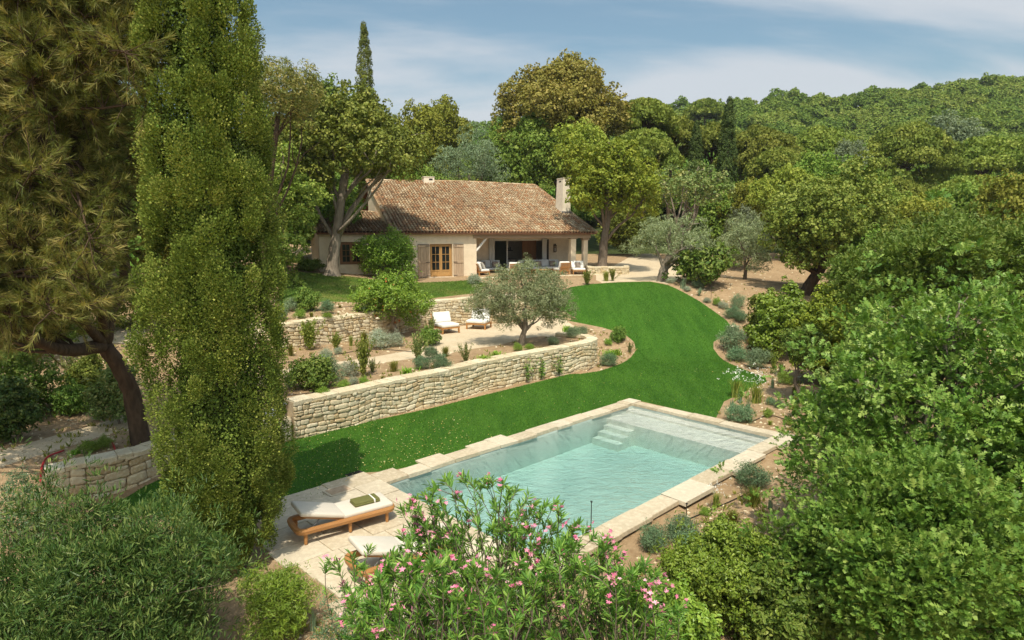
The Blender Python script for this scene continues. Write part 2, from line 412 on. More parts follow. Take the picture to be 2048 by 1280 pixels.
def stonemat(name, stops, sc_=3.0, rough=.9, bmp=.6):
    m, nt, o = newmat(name); v = pos(nt)
    base = ramp(nt, attr(nt), stops)
    n = noise(nt, sc_, 6, .65, v); n2 = noise(nt, sc_*7, 5, .6, v)
    n5 = noise(nt, sc_*.28, 4, .6, v, .8); base = mixc(nt, ramp(nt, n5, [(.48, (0,0,0)), (.70, (.42,.42,.42))]), base, tuple(x*.52 for x in stops[1][1]))
    c = mixc(nt, M(nt, 'MULTIPLY', n, .55), base, tuple(x*.62 for x in stops[1][1]))
    c = mixc(nt, ramp(nt, n2, [(.45, (0,0,0)), (.75, (.45,.45,.45))]), c, tuple(min(.9, x*1.25) for x in stops[-1][1]))
    pbsdf(nt, o, c, rough, .15, bump(nt, n2, bmp, .03)); return m
MT = {}
# ---- ground and built materials
def groundmat(name, c0, c1, c2, s1=.5, s2=6, bmp=.5, bd=.03, spots=None):
    m, nt, o = newmat(name); v = pos(nt)
    n1 = noise(nt, s1, 5, .6, v, .3); n2 = noise(nt, s2, 6, .7, v); n3 = noise(nt, s2*6, 4, .7, v)
    c = ramp(nt, n1, [(.3, c0), (.7, c1)]); c = mixc(nt, ramp(nt, n2, [(.42, (0,0,0)), (.72, (.8,.8,.8))]), c, c2)
    if spots: c = mixc(nt, ramp(nt, n3, [(.62, (0,0,0)), (.74, (1,1,1))]), c, spots)
    h = M(nt, 'ADD', M(nt, 'MULTIPLY', n2, .7), M(nt, 'MULTIPLY', n3, .3))
    pbsdf(nt, o, c, .95, .08, bump(nt, h, bmp, bd)); return m
MT['soil'] = groundmat('soil', (.35,.235,.135), (.46,.33,.205), (.25,.16,.085), .6, 5, .9, .08, (.58,.46,.31))
MT['duff'] = groundmat('forest soil', (.20,.13,.065), (.30,.20,.10), (.10,.075,.035), .5, 4, .7, .06, (.36,.26,.14))
MT['under'] = groundmat('undergrowth', (.05,.065,.02), (.075,.095,.028), (.03,.04,.012), .3, 2, .8, .3)
MT['sand'] = groundmat('sand path', (.56,.45,.31), (.66,.55,.40), (.47,.36,.235), .8, 7, .35, .02, (.72,.62,.47))
def lawnmat():
    m, nt, o = newmat('lawn'); v = pos(nt)
    mp = nt.nodes.new('ShaderNodeMapping'); mp.inputs['Rotation'].default_value = (0, 0, R_(-52)); mp.inputs['Scale'].default_value = (2.2, .35, 1); nt.links.new(v, mp.inputs[0])
    n1 = noise(nt, .8, 4, .6, mp.outputs[0], .4); n2 = noise(nt, 9, 5, .7, v); n3 = noise(nt, .35, 3, .5, v); n4 = noise(nt, 60, 3, .7, v)
    c = ramp(nt, n1, [(.3, (.040,.125,.012)), (.72, (.082,.205,.022))])
    c = mixc(nt, ramp(nt, n2, [(.40, (0,0,0)), (.75, (.6,.6,.6))]), c, (.022,.072,.008))
    c = mixc(nt, ramp(nt, n3, [(.52, (0,0,0)), (.72, (.55,.55,.55))]), c, (.075,.17,.022))
    pbsdf(nt, o, c, .8, .15, bump(nt, M(nt, 'ADD', n2, n4), .8, .05)); return m
MT['lawn'] = lawnmat()
def lawnmat2():
    m, nt, o = newmat('upper lawn'); v = pos(nt)
    n1 = noise(nt, .45, 4, .6, v, .4); n2 = noise(nt, 7, 5, .7, v)
    c = ramp(nt, n1, [(.34, (.052,.125,.016)), (.52, (.11,.19,.03)), (.68, (.24,.23,.07))])
    c = mixc(nt, ramp(nt, n2, [(.40, (0,0,0)), (.75, (.6,.6,.6))]), c, (.04,.09,.012))
    pbsdf(nt, o, c, .85, .1, bump(nt, n2, .8, .05)); return m
MT['lawn2'] = lawnmat2()
MT['stone'] = stonemat('rubble stone', [(0, (.50,.34,.17)), (.25, (.64,.50,.31)), (.62, (.73,.61,.42)), (1, (.80,.71,.54))], 2.5)
MT['mortar'] = groundmat('wall joints', (.46,.36,.23), (.54,.43,.29), (.36,.27,.17), 2, 12, .6, .03)
MT['paving'] = stonemat('limestone paving', [(0, (.50,.40,.27)), (.4, (.62,.52,.38)), (1, (.70,.62,.49))], 1.6, .8, .3)
MT['plaster'] = groundmat('lime plaster', (0.756,0.622,0.458), (0.854,0.720,0.549), (0.683,0.555,0.403), .7, 3, .15, .02)
MT['plaster2'] = groundmat('chimney plaster', (0.762,0.672,0.538), (0.851,0.762,0.627), (0.672,0.582,0.459), .9, 4, .15, .02)
MT['tile'] = stonemat('clay roof tile', [(0, (.12,.075,.045)), (.18, (.28,.16,.085)), (.34, (.46,.215,.095)), (.5, (.40,.27,.155)), (.72, (.53,.39,.235)), (1, (.70,.57,.40))], 1.3, .85, .5)
MT['tilebase'] = plain('clay channel', (.17,.085,.05), .9, .1, .3)
MT['teak'] = woodmat('oiled teak', (.36,.165,.055), (.50,.26,.10), 0, 18, .5)
MT['oldwood'] = woodmat('weathered wood', (.38,.265,.17), (.56,.42,.30), 2, 12, .8)
MT['beam'] = woodmat('oak beam', (.30,.22,.15), (.44,.34,.25), 0, 10, .8)
MT['doorwood'] = woodmat('honey wood', (.40,.22,.075), (.54,.32,.13), 2, 12, .5)
MT['brownwood'] = woodmat('brown window wood', (.23,.105,.045), (.33,.165,.075), 2, 12, .5)
MT['iron'] = plain('black iron', (.02,.02,.02), .5, .4)
MT['white'] = plain('white linen', (.80,.78,.74), .9, .1, .04, 5, .2)
MT['greyc'] = plain('pale grey canvas', (.56,.57,.57), .9, .1, .05, 5, .2)
MT['cream'] = plain('cream canvas', (.66,.60,.52), .9, .1, .05, 5, .2)
MT['taupe'] = plain('taupe linen', (.30,.245,.205), .9, .1, .1, 8, .3)
MT['olive'] = plain('olive towel', (.155,.155,.055), .95, .05, .12, 12, .5)
MT['intwall'] = plain('interior plaster', (.66,.59,.50), .9, .1)
MT['dark'] = plain('dark interior cabinet', (.06,.05,.045), .7, .2)
MT['curtain'] = plain('white curtain', (.72,.70,.66), .9, .1, .05, 4)
MT['red'] = plain('red hose', (.42,.02,.03), .4, .4)
MT['black'] = plain('black pipe', (.025,.022,.02), .6, .3)
MT['grey'] = plain('grey metal', (.16,.16,.17), .5, .5)
m, nt, o = newmat('window glass'); pbsdf(nt, o, (.02,.022,.022), .06, .6); MT['glass'] = m
def poolmat():
    m, nt, o = newmat('pool plaster'); v = pos(nt)
    n = noise(nt, .45, 4, .55, v, .6); n2 = noise(nt, 5, 4, .6, v)
    c = ramp(nt, n, [(.35, (.50,.57,.54)), (.65, (.66,.71,.67))]); c = mixc(nt, M(nt, 'MULTIPLY', n2, .25), c, (.36,.47,.43))  # light ripples on the floor are put into the colour as mottling
    pbsdf(nt, o, c, .9, .1); return m
MT['pool'] = poolmat()
MT['poolstone'] = stonemat('pool step stone', [(0, (.74,.73,.67)), (.5, (.80,.79,.72)), (1, (.85,.83,.76))], 1.2, .8, .2)
def watermat():
    m, nt, o = newmat('pool water'); v = pos(nt)
    mp = nt.nodes.new('ShaderNodeMapping'); mp.inputs['Rotation'].default_value = (0, 0, .3); mp.inputs['Scale'].default_value = (1, 1.6, 1); nt.links.new(v, mp.inputs[0])
    h = M(nt, 'ADD', noise(nt, 3.2, 3, .5, mp.outputs[0], .8), M(nt, 'MULTIPLY', noise(nt, 11, 3, .6, mp.outputs[0], .6), .35))
    nb = bump(nt, h, .8, .10)
    fr = nt.nodes.new('ShaderNodeFresnel'); fr.inputs[0].default_value = 1.33; nt.links.new(nb, fr.inputs['Normal'])
    t = nt.nodes.new('ShaderNodeBsdfTransparent'); t.inputs[0].default_value = (.97, .99, .985, 1)
    g = nt.nodes.new('ShaderNodeBsdfGlossy'); g.inputs['Roughness'].default_value = .03; nt.links.new(nb, g.inputs['Normal'])
    mx = nt.nodes.new('ShaderNodeMixShader'); nt.links.new(fr.outputs[0], mx.inputs[0]); nt.links.new(t.outputs[0], mx.inputs[1]); nt.links.new(g.outputs[0], mx.inputs[2])
    nt.links.new(mx.outputs[0], o.inputs[0])
    va = nt.nodes.new('ShaderNodeVolumeAbsorption'); va.inputs[0].default_value = (.56, .89, .88, 1); va.inputs[1].default_value = .46
    nt.links.new(va.outputs[0], o.inputs['Volume']); return m
MT['water'] = watermat()

# ------------------------------------------------------------------ ground sheets
def inpoly(x, y, poly):
    poly = np.asarray(poly); n = len(poly); r = np.zeros(len(x), bool); j = n-1
    for i in range(n):
        xi, yi = poly[i]; xj, yj = poly[j]
        c = ((yi > y) != (yj > y)) & (x < (xj-xi)*(y-yi)/((yj-yi) if abs(yj-yi) > 1e-12 else 1e-12)+xi)
        r ^= c; j = i
    return r
def resample(poly, d, closed=True):
    out = []; n = len(poly)
    for i in range(n if closed else n-1):
        a = np.array(poly[i], float); b = np.array(poly[(i+1) % n], float); k = max(1, int(np.linalg.norm(b-a)/d))
        for t in range(k): out.append(a+(b-a)*t/k)
    return out
def region(outer, zf, subs, holes, step, dz=0):
    """one level of ground cut into sheets that butt: subs = [(name, polygon, material, kind)], the last is the rest"""
    polys = [outer]+[s[1] for s in subs if s[1] is not None]+holes
    pts = []; edges = []
    for pl in polys:
        rs = resample(pl, .35); b = len(pts); pts += [Vector(q[:2]) for q in rs]
        edges += [(b+i, b+(i+1) % len(rs)) for i in range(len(rs))]
    o = np.array([q[:2] for q in outer]); lo = o.min(0); hi = o.max(0)
    for (x0, x1, y0, y1, st) in step:
        gx, gy = np.meshgrid(np.arange(max(x0, lo[0]), min(x1, hi[0]), st), np.arange(max(y0, lo[1]), min(y1, hi[1]), st))
        gx = gx.ravel()+np.random.default_rng(3).uniform(-.2, .2, gx.size)*st; gy = gy.ravel()+np.random.default_rng(4).uniform(-.2, .2, gy.size)*st
        k = inpoly(gx, gy, [q[:2] for q in outer])
        for q in step:
            if q[4] < st: k &= ~((gx > q[0]) & (gx < q[1]) & (gy > q[2]) & (gy < q[3]))
        pts += [Vector((a, b)) for a, b in zip(gx[k], gy[k])]
    vo, eo, fo, *_ = mgeo.delaunay_2d_cdt(pts, edges, [], 0, 1e-4)
    V = np.array([(q[0], q[1]) for q in vo]); F = np.array([f for f in fo if len(f) == 3])
    c = V[F].mean(1); alive = inpoly(c[:, 0], c[:, 1], [q[:2] for q in outer])
    for h in holes: alive &= ~inpoly(c[:, 0], c[:, 1], [q[:2] for q in h])
    Z = zf(V[:, 0], V[:, 1])+dz; made = {}
    for nm, pl, mt, kd in subs:
        k = alive if pl is None else alive & inpoly(c[:, 0], c[:, 1], [q[:2] for q in pl])
        alive = alive & ~k
        if not k.any(): continue
        f = F[k]; u, inv = np.unique(f, return_inverse=True); f = inv.reshape(f.shape)
        a, b, d = V[u][f[:, 0]], V[u][f[:, 1]], V[u][f[:, 2]]
        cr = (b[:, 0]-a[:, 0])*(d[:, 1]-a[:, 1])-(b[:, 1]-a[:, 1])*(d[:, 0]-a[:, 0]); f[cr < 0] = f[cr < 0][:, ::-1]
        me = np_mesh(nm, np.c_[V[u], Z[u]], f, smooth=True); ob = link(nm, me, MT[mt]); tag(ob, kind=kd); made[nm] = (np.c_[V[u], Z[u]], f)
    return made
def px(pts, zf): return [G(x, y, zf)[:2] for x, y in pts]
z0f = lambda x, y: 0*x
# wall lines in plan
W1T = [(587,801),(650,788),(712,776),(790,759),(860,747),(976,721),(1054,707),(1140,693),(1180,685)]
W1 = [P(x, y, 1.15)[:2] for x, y in W1T]
W1 += [np.array(W1[-1])+q for q in (np.array([.36,.55]), np.array([.42,1.15]), np.array([.1,1.8]), np.array([-.5,2.3]), np.array([-1.25,2.5]))]
W2 = [P(x, y, 1.05)[:2] for x, y in [(549,707),(650,690),(745,676)]]
W2.append(P(788,669.3,1.05)[:2])
W2b = [P(x, y, 1.05)[:2] for x, y in [(790,669),(846,658),(945,648),(1010,642),(1050,638)]]
W0 = [P(95,1000,0)[:2], P(190,980,0)[:2], P(290,958,0)[:2]]
pc = lambda u, v: pool(u, v)[:2]
PAVE = [(-.02,-.95),(-.5,-.62),(-.72,-.62),(-.72,-.9),(-1.32,-.55),(-1.32,-.2),(-1.9,-.25),(-1.9,-.8),(-2.35,-.92),(-2.9,-.2),(-3.05,.8),(-3.35,2.4),(-3.3,3.5),(-3.4,5.6),(.0,5.6)]
def lawn_px():
    a = [P(x, y, 0)[:2] for x, y in [(170,1010),(290,965),(420,930),(545,896),(600,872),(751,840),(860,817),(928,800),(1010,780)]]
    b = px([(1090,760),(1140,748),(1160,748),(1200,742),(1240,728),(1262,714),(1272,700),(1268,684),(1250,669),(1225,661),(1205,655),(1180,650),(1150,644),(1120,638),(1095,634)], zL)
    c = px([(1098,610),(1110,590),(1142,574),(1180,568.5),(1240,564.5),(1300,563.5),(1335,570),(1366,584),(1400,603),(1430,624),(1452,640),(1465,655),(1459,668),(1440,676),(1427,684),(1427,697),(1438,712),(1462,728),(1500,744),(1530,755),(1534,763),(1512,773),(1478,789),(1448,803),(1440,820),(1431,838)], zL)
    d = [pc(10.5, 2.9), pc(10.5, -.4), pc(8, -.4), pc(4, -.45), pc(1.2, -.45), pc(.5, -.6)]+[pc(*q) for q in PAVE[:10]]+[pc(-3.4, -1.2)]
    return a+b+c+d
LAWN = lawn_px()
pool_hole = [pc(-.05, -.05), pc(PL+.05, -.05), pc(PL+.05, PW+.05), pc(-.05, PW+.05)]
outerL = [(-60,-25),(70,-25),(70,62),(20,62),(1.6,62),(1.6,47.5),(1.8,40),(2.2,37.5),(2.0,35.2)]+[tuple(W2b[-1]+np.array([.1,.25]))]+px([(1095,634),(1120,638),(1150,644)], zL)+[tuple(q) for q in reversed([np.array(w)+np.array([-.05,.22]) if i < 9 else np.array(w) for i, w in enumerate(W1)])]+[(-7.5,17.2),tuple(W0[-1]+np.array([0,.25])),tuple(W0[0]+np.array([0,.25])),(-11.2,13.55),(-60,13.55)]
PATHR = px([(1192,548),(1240,525),(1262,512),(1300,505),(1330,520),(1372,540),(1352,562),(1335,568),(1300,562.5),(1240,563.5),(1204,566),(1192,560)], zL)
made = region(outerL, zL, [('lawn', LAWN, 'lawn', 'structure'), ('path', PATHR, 'sand', 'structure'), ('ground', None, 'soil', 'structure')], [pool_hole],
       [(-60,70,-25,62,2.5), (-14,26,7,46,.42)])
# lower terrace and the ground on the left
w1b = [np.array(w)+np.array([-.03,.24]) for w in W1[:9]]+[np.array(W1[9])+np.array([-.25,.05]), np.array(W1[10])+np.array([-.28,-.02]), np.array(W1[11])+np.array([-.15,-.18])]
outerT1 = [(-60,13.5),(-11.2,13.5),tuple(W0[0]+np.array([0,.1])),tuple(W0[-1]+np.array([0,.1])),(-7.4,17.25)]+[tuple(w) for w in w1b]+px([(1175,654),(1150,645),(1120,639),(1095,635)], z0f and (lambda x, y: 0*x+1.05))+[tuple(W2b[-1]+np.array([.05,.1]))]+[tuple(w+np.array([0,.06])) for w in reversed(W2b)]+[tuple(w+np.array([0,.06])) for w in reversed(W2)]+[(-10.4,25.4),(-13,33),(-15,45),(-16,62),(-60,62)]
c105 = lambda x, y: 0*x+1.05
PATH1 = px([(480,762),(552,741),(640,728),(735,716),(830,699),(858,690),(868,678),(850,668),(860,659),(945,650),(1010,646),(1095,636),(1120,644),(1150,652),(1136,660),(1146,669),(1118,676),(1085,672),(1052,676),(1000,690),(950,697),(910,704),(868,722),(835,716),(790,722),(690,737),(600,749),(552,757),(480,775)], c105)
PATH0 = px([(-60,950),(0,934),(120,898),(290,845),(290,820),(230,836),(120,868),(0,902),(-60,915)], zT1)
PATH00 = px([(90,690),(160,655),(265,640),(290,650),(290,690),(200,684)], zT1)
region(outerT1, zT1, [('path', PATH1, 'sand', 'structure'), ('path', PATH0, 'sand', 'structure'), ('path', PATH00, 'sand', 'structure'), ('ground', None, 'soil', 'structure')], [],
       [(-60,10,10,62,2.0), (-18,8,13,36,.4)])
# upper terrace with the house
w2a = [tuple(w+np.array([0,.2])) for w in W2]+[tuple(w+np.array([0,.2])) for w in W2b]+[tuple(W2b[-1]+np.array([.12,.5])),(1.95,35.2),(2.15,37.5),(1.75,40),(1.55,47.5),(1.55,62),(-24.5,62),(-18.5,45),(-14.6,33),(-12.1,25.4)]
L2 = px([(555,552),(600,544),(650,548),(700,553),(760,561),(826,566),(900,563),(945,560),(975,568),(960,586),(900,592),(846,599),(800,606),(740,606),(660,603),(615,606),(560,622)], zT2)
region(w2a, zT2, [('upper_lawn', L2, 'lawn2', 'structure'), ('ground', None, 'soil', 'structure')], [], [(-16,4,24,62,1.2), (-12,3,24,46,.5)])
# hillside behind
def hill_sheet():
    xs = np.concatenate([np.arange(-420, -60, 15), np.arange(-60, 120, 5), np.arange(120, 421, 12)]); ys = np.concatenate([np.arange(61.5, 140, 5), np.arange(140, 420, 10)])
    X, Y = np.meshgrid(xs, ys); Z = zhill(X, Y)-np.maximum(Y-252, 0)*.3
    Z = Z+2.75-.03*np.clip(X-13, 0, 30)*0
    Z = Z-.3
    n = len(xs); i = np.arange(len(ys)-1)[:, None]*n+np.arange(n-1)[None]; i = i.ravel()
    return link('hillside', np_mesh('hillside', np.c_[X.ravel(), Y.ravel(), Z.ravel()], np.c_[i, i+1, i+n+1, i+n], smooth=True), MT['under'])
tag(hill_sheet(), kind='structure')
def zH(x, y): return zhill(np.asarray(x, float), np.asarray(y, float))+2.5
def grass(name, poly, zf, n, seed, h, mat, kind='stuff'):
    rng = np.random.default_rng(seed); q = np.array([p[:2] for p in poly]); lo, hi = q.min(0), q.max(0)
    x = rng.uniform(lo[0], hi[0], n); y = rng.uniform(lo[1], hi[1], n); k = inpoly(x, y, q); x, y = x[k], y[k]
    C = np.c_[x, y, zf(x, y)-.004]; m = len(x)
    D = np.c_[rng.normal(size=(m, 2))*.45, np.ones(m)]; Nn = rng.normal(size=(m, 3)); Nn[:, 2] *= .2
    V, F, r = leaf_arrays(rng, C, D, nrmz(Nn), h*rng.uniform(.6, 1.3, m), 'slim', rng.uniform(0, 1, m))
    return tag(link(name, np_mesh(name, V, F, r), mat), kind=kind)
MT['blade'] = leafmat('grass blade', (.034,.108,.009), (.058,.158,.015), (.15,.28,.04), .3, .6, .15, 0, None, .38)
MT['blade2'] = leafmat('upper grass blade', (.06,.13,.018), (.11,.19,.03), (.22,.22,.07), .3, .6, .15, 0, None, .3)
grass('grass', LAWN, zL, 330000, 5, .05, MT['blade'])
grass('upper_grass', L2, zT2, 90000, 6, .06, MT['blade2'])
# fallen leaves on the lawn
def fallen():
    rng = np.random.default_rng(8); pts = []
    for i in range(4200):
        if i < 900: x, y = rng.uniform(560, 940), rng.uniform(835, 985)
        elif i < 1150: x, y = rng.uniform(550, 1300), rng.uniform(760, 960)
        elif i < 1300: x, y = rng.uniform(1100, 1450), rng.uniform(570, 830)
        else: break
        p = G(x, y, zL)
        if inpoly(np.array([p[0]]), np.array([p[1]]), LAWN)[0]: pts.append(p)
    for i in range(160):
        p = G(rng.uniform(600, 930), rng.uniform(550, 605), zT2); pts.append(p)
    C = np.array(pts); C[:, 2] += .05; O = np.tile([0, 0, 1.], (len(C), 1))
    V, F, r = scatter_leaves(rng, C, O, .04, 'diamond', 1, .5, .5)
    tag(link('fallen_leaves', np_mesh('fallen_leaves', V, F, r), leafmat('dry leaf', (.42,.28,.08), (.55,.42,.16), (.68,.60,.36), .2, .7, .1, 0)), kind='stuff')
fallen()

# ------------------------------------------------------------------ pool
def uvbox(mb, u0, u1, v0, v1, z0, z1, mi=0, r=None):
    q = [pool(u0, v0), pool(u1, v0), pool(u1, v1), pool(u0, v1)]
    mb.prism([p[:2] for p in q], z0, z1, mi, r)
pr = empty('swimming_pool', pool(0, 0, 0), 0, 'rectangular turquoise swimming pool with pale stone coping set in the lawn', 'pool')
def pchild(o): o.parent = pr; o.matrix_parent_inverse = Matrix.Translation(-pr.location)
mb = MB(); D = -.86
uvbox(mb, -.25, PL+.25, -.25, PW+.25, D-.2, D)
uvbox(mb, -.25, 0, -.25, PW+.25, D, -.06); uvbox(mb, PL, PL+.25, -.25, PW+.25, D, -.06)
uvbox(mb, 0, PL, -.25, 0, D, -.06); uvbox(mb, 0, PL, PW, PW+.25, D, -.06)
pchild(mb.build('basin', MT['pool']))
mb = MB(); sh0 = 8.55
vv = np.linspace(.002, PW-.002, 7)
for i in range(6): uvbox(mb, sh0, 9.62, vv[i], vv[i+1]-.004, D+.001, -.21)
for i in range(4):
    w = (PW-.004)/4; uvbox(mb, 9.624, PL-.002, .002+i*w, .002+(i+1)*w-.004, D+.001, -.145)
pchild(mb.build('shelf', MT['poolstone']))
for i, zt in enumerate((-.36, -.50, -.64)):
    mb = MB(); uvbox(mb, sh0-.004-.29*(i+1), sh0-.004-.29*i-.003, .1, 1.1, D+.001, zt); pchild(mb.build('step', MT['poolstone']))
mb = MB(); uvbox(mb, -.008, PL+.008, -.008, PW+.008, D-.01, -.115)
pchild(mb.build('water', MT['water']))
# coping of irregular slabs
def coping():
    rng = random.Random(4); random.seed(4); mb = MB(); g = .006
    def slab(u0, u1, v0, v1, z1=None):
        z = (rng.uniform(.030, .050) if z1 is None else z1)
        q = [pool(u0+g, v0+g), pool(u1-g, v0+g), pool(u1-g, v1-g), pool(u0+g, v1-g)]
        b = .012; c = sum(q)/4
        t = [p+(c-p)/np.linalg.norm(c-p)*b for p in q]
        jit = lambda p: p+np.array([rng.uniform(-.012, .012), rng.uniform(-.012, .012), 0])
        q = [jit(p) for p in q]
        r = rng.random()
        V = [(p[0], p[1], -.055) for p in q]+[(p[0], p[1], z-.012) for p in q]+[(p[0], p[1], z) for p in t]
        F = [(8,9,10,11)]+[(i, (i+1) % 4, 4+(i+1) % 4, 4+i) for i in range(4)]+[(4+i, 4+(i+1) % 4, 8+(i+1) % 4, 8+i) for i in range(4)]
        mb.add(V, F, 0, r)
    u = 0
    while u < PL+.3:                        # left long side: outer edge staggered
        L = rng.uniform(.55, 1.05); L = min(L, PL+.45-u)
        slab(u, u+L, rng.uniform(-.72, -.58) if rng.random() < .34 else rng.uniform(-.47, -.40), .035+rng.uniform(-.025, .025)); u += L
        if PL+.45-u < .3: break
    v = .05
    slab(PL-.03, PL+.45, -.43, .05)
    while v < PW-.3:                        # far end
        L = rng.uniform(.8, 1.15); L = min(L, PW-v)
        if PW-v-L < .35: L = PW-v
        slab(PL-.03+rng.uniform(-.015, .015), PL+.40+rng.uniform(-.05, .07), v, v+L); v += L
    u = -.9
    while u < PL+.4:                        # right long side
        L = rng.uniform(.7, 1.3); L = min(L, PL+.45-u)
        if PL+.45-u-L < .4: L = PL+.45-u
        slab(u, u+L, PW-.03+rng.uniform(-.012, .012), PW+(rng.uniform(.62, .85) if rng.random() < .22 else rng.uniform(.40, .56))); u += L
    return mb.build('coping', MT['paving'])
pchild(coping())
# terrace of big slabs at the near end
def terrace():
    rng = random.Random(11); random.seed(11); mb = MB(); pv = [q for q in PAVE]
    v = -.9; 
    rows = [(-.92,-.22),(-.22,.62),(.62,1.35),(1.35,2.1),(2.1,2.75),(2.75,3.6),(3.6,4.3),(4.3,5.0),(5.0,5.6)]
    for v0, v1 in rows:
        u = -3.5+rng.uniform(-.1, .25)*1
        lim = {0: -2.4, 1: -2.95}.get(rows.index((v0, v1)), -3.3+rng.uniform(-.12, .12)); u = lim
        while u < -.05:
            L = rng.uniform(.75, 1.3)
            if 0-(u+L) < .4: L = 0-u
            a0, a1 = u, u+L; b0, b1 = v0+rng.uniform(-.03, .03)*0, v1
            if v0 < -.5: b0 = v0+rng.choice([0, .05, .3, .33])
            if not (v0 < -.5 and a0 > -1.4 and a1 < -.6 and False):
                q = [pool(a0+.008, b0+.008), pool(a1-.008, b0+.008), pool(a1-.008, b1-.008), pool(a0+.008, b1-.008)]
                z = rng.uniform(.028, .046); c = sum(q)/4; t = [p+(c-p)*.012 for p in q]
                V = [(p[0], p[1], -.06) for p in q]+[(p[0], p[1], z-.01) for p in q]+[(p[0], p[1], z) for p in t]
                sk = pool(-.93, -.02)
                mb.add(V, [(8,9,10,11)]+[(i, (i+1) % 4, 4+(i+1) % 4, 4+i) for i in range(4)]+[(4+i, 4+(i+1) % 4, 8+(i+1) % 4, 8+i) for i in range(4)], 0, rng.random())
            u += L
    return tag(mb.build('paved_terrace', MT['paving']), kind='structure')
terrace()
# skimmer lid and lawn drain
mb = MB(); q = lambda u, v: pool(u, v)
sk = empty('skimmer_hatch', pool(-1.05, -.28, .046), 0, 'sunken rectangular hatch in the paving beside the lawn, lined with grey stone', 'hatch')
mb = MB(); uvbox(mb, -1.34, -.74, -.52, -.08, .047, .053); fr = mb.build('frame', MT['paving']); fr.parent = sk; fr.matrix_parent_inverse = Matrix.Translation(-sk.location)
mb = MB(); uvbox(mb, -1.28, -.80, -.46, -.14, .0535, .058); fr = mb.build('lid', MT['oldwood']); fr.parent = sk; fr.matrix_parent_inverse = Matrix.Translation(-sk.location)
dp = P(711, 950, 0); mb = MB()
for i in range(7): uvbox(mb, *(lambda c: (c[0]-.16+.05*i, c[0]-.135+.05*i, c[1]-.13, c[1]+.13))(((dp[:2]-PC)@pa, (dp[:2]-PC)@pb)), .02, .035)
uvbox(mb, *(lambda c: (c[0]-.2, c[0]+.22, c[1]-.17, c[1]+.17))(((dp[:2]-PC)@pa, (dp[:2]-PC)@pb)), .0, .018)
tag(mb.build('drain_grate', MT['black']), 'small dark drain grate lying flush in the lawn next to the paving', 'drain')

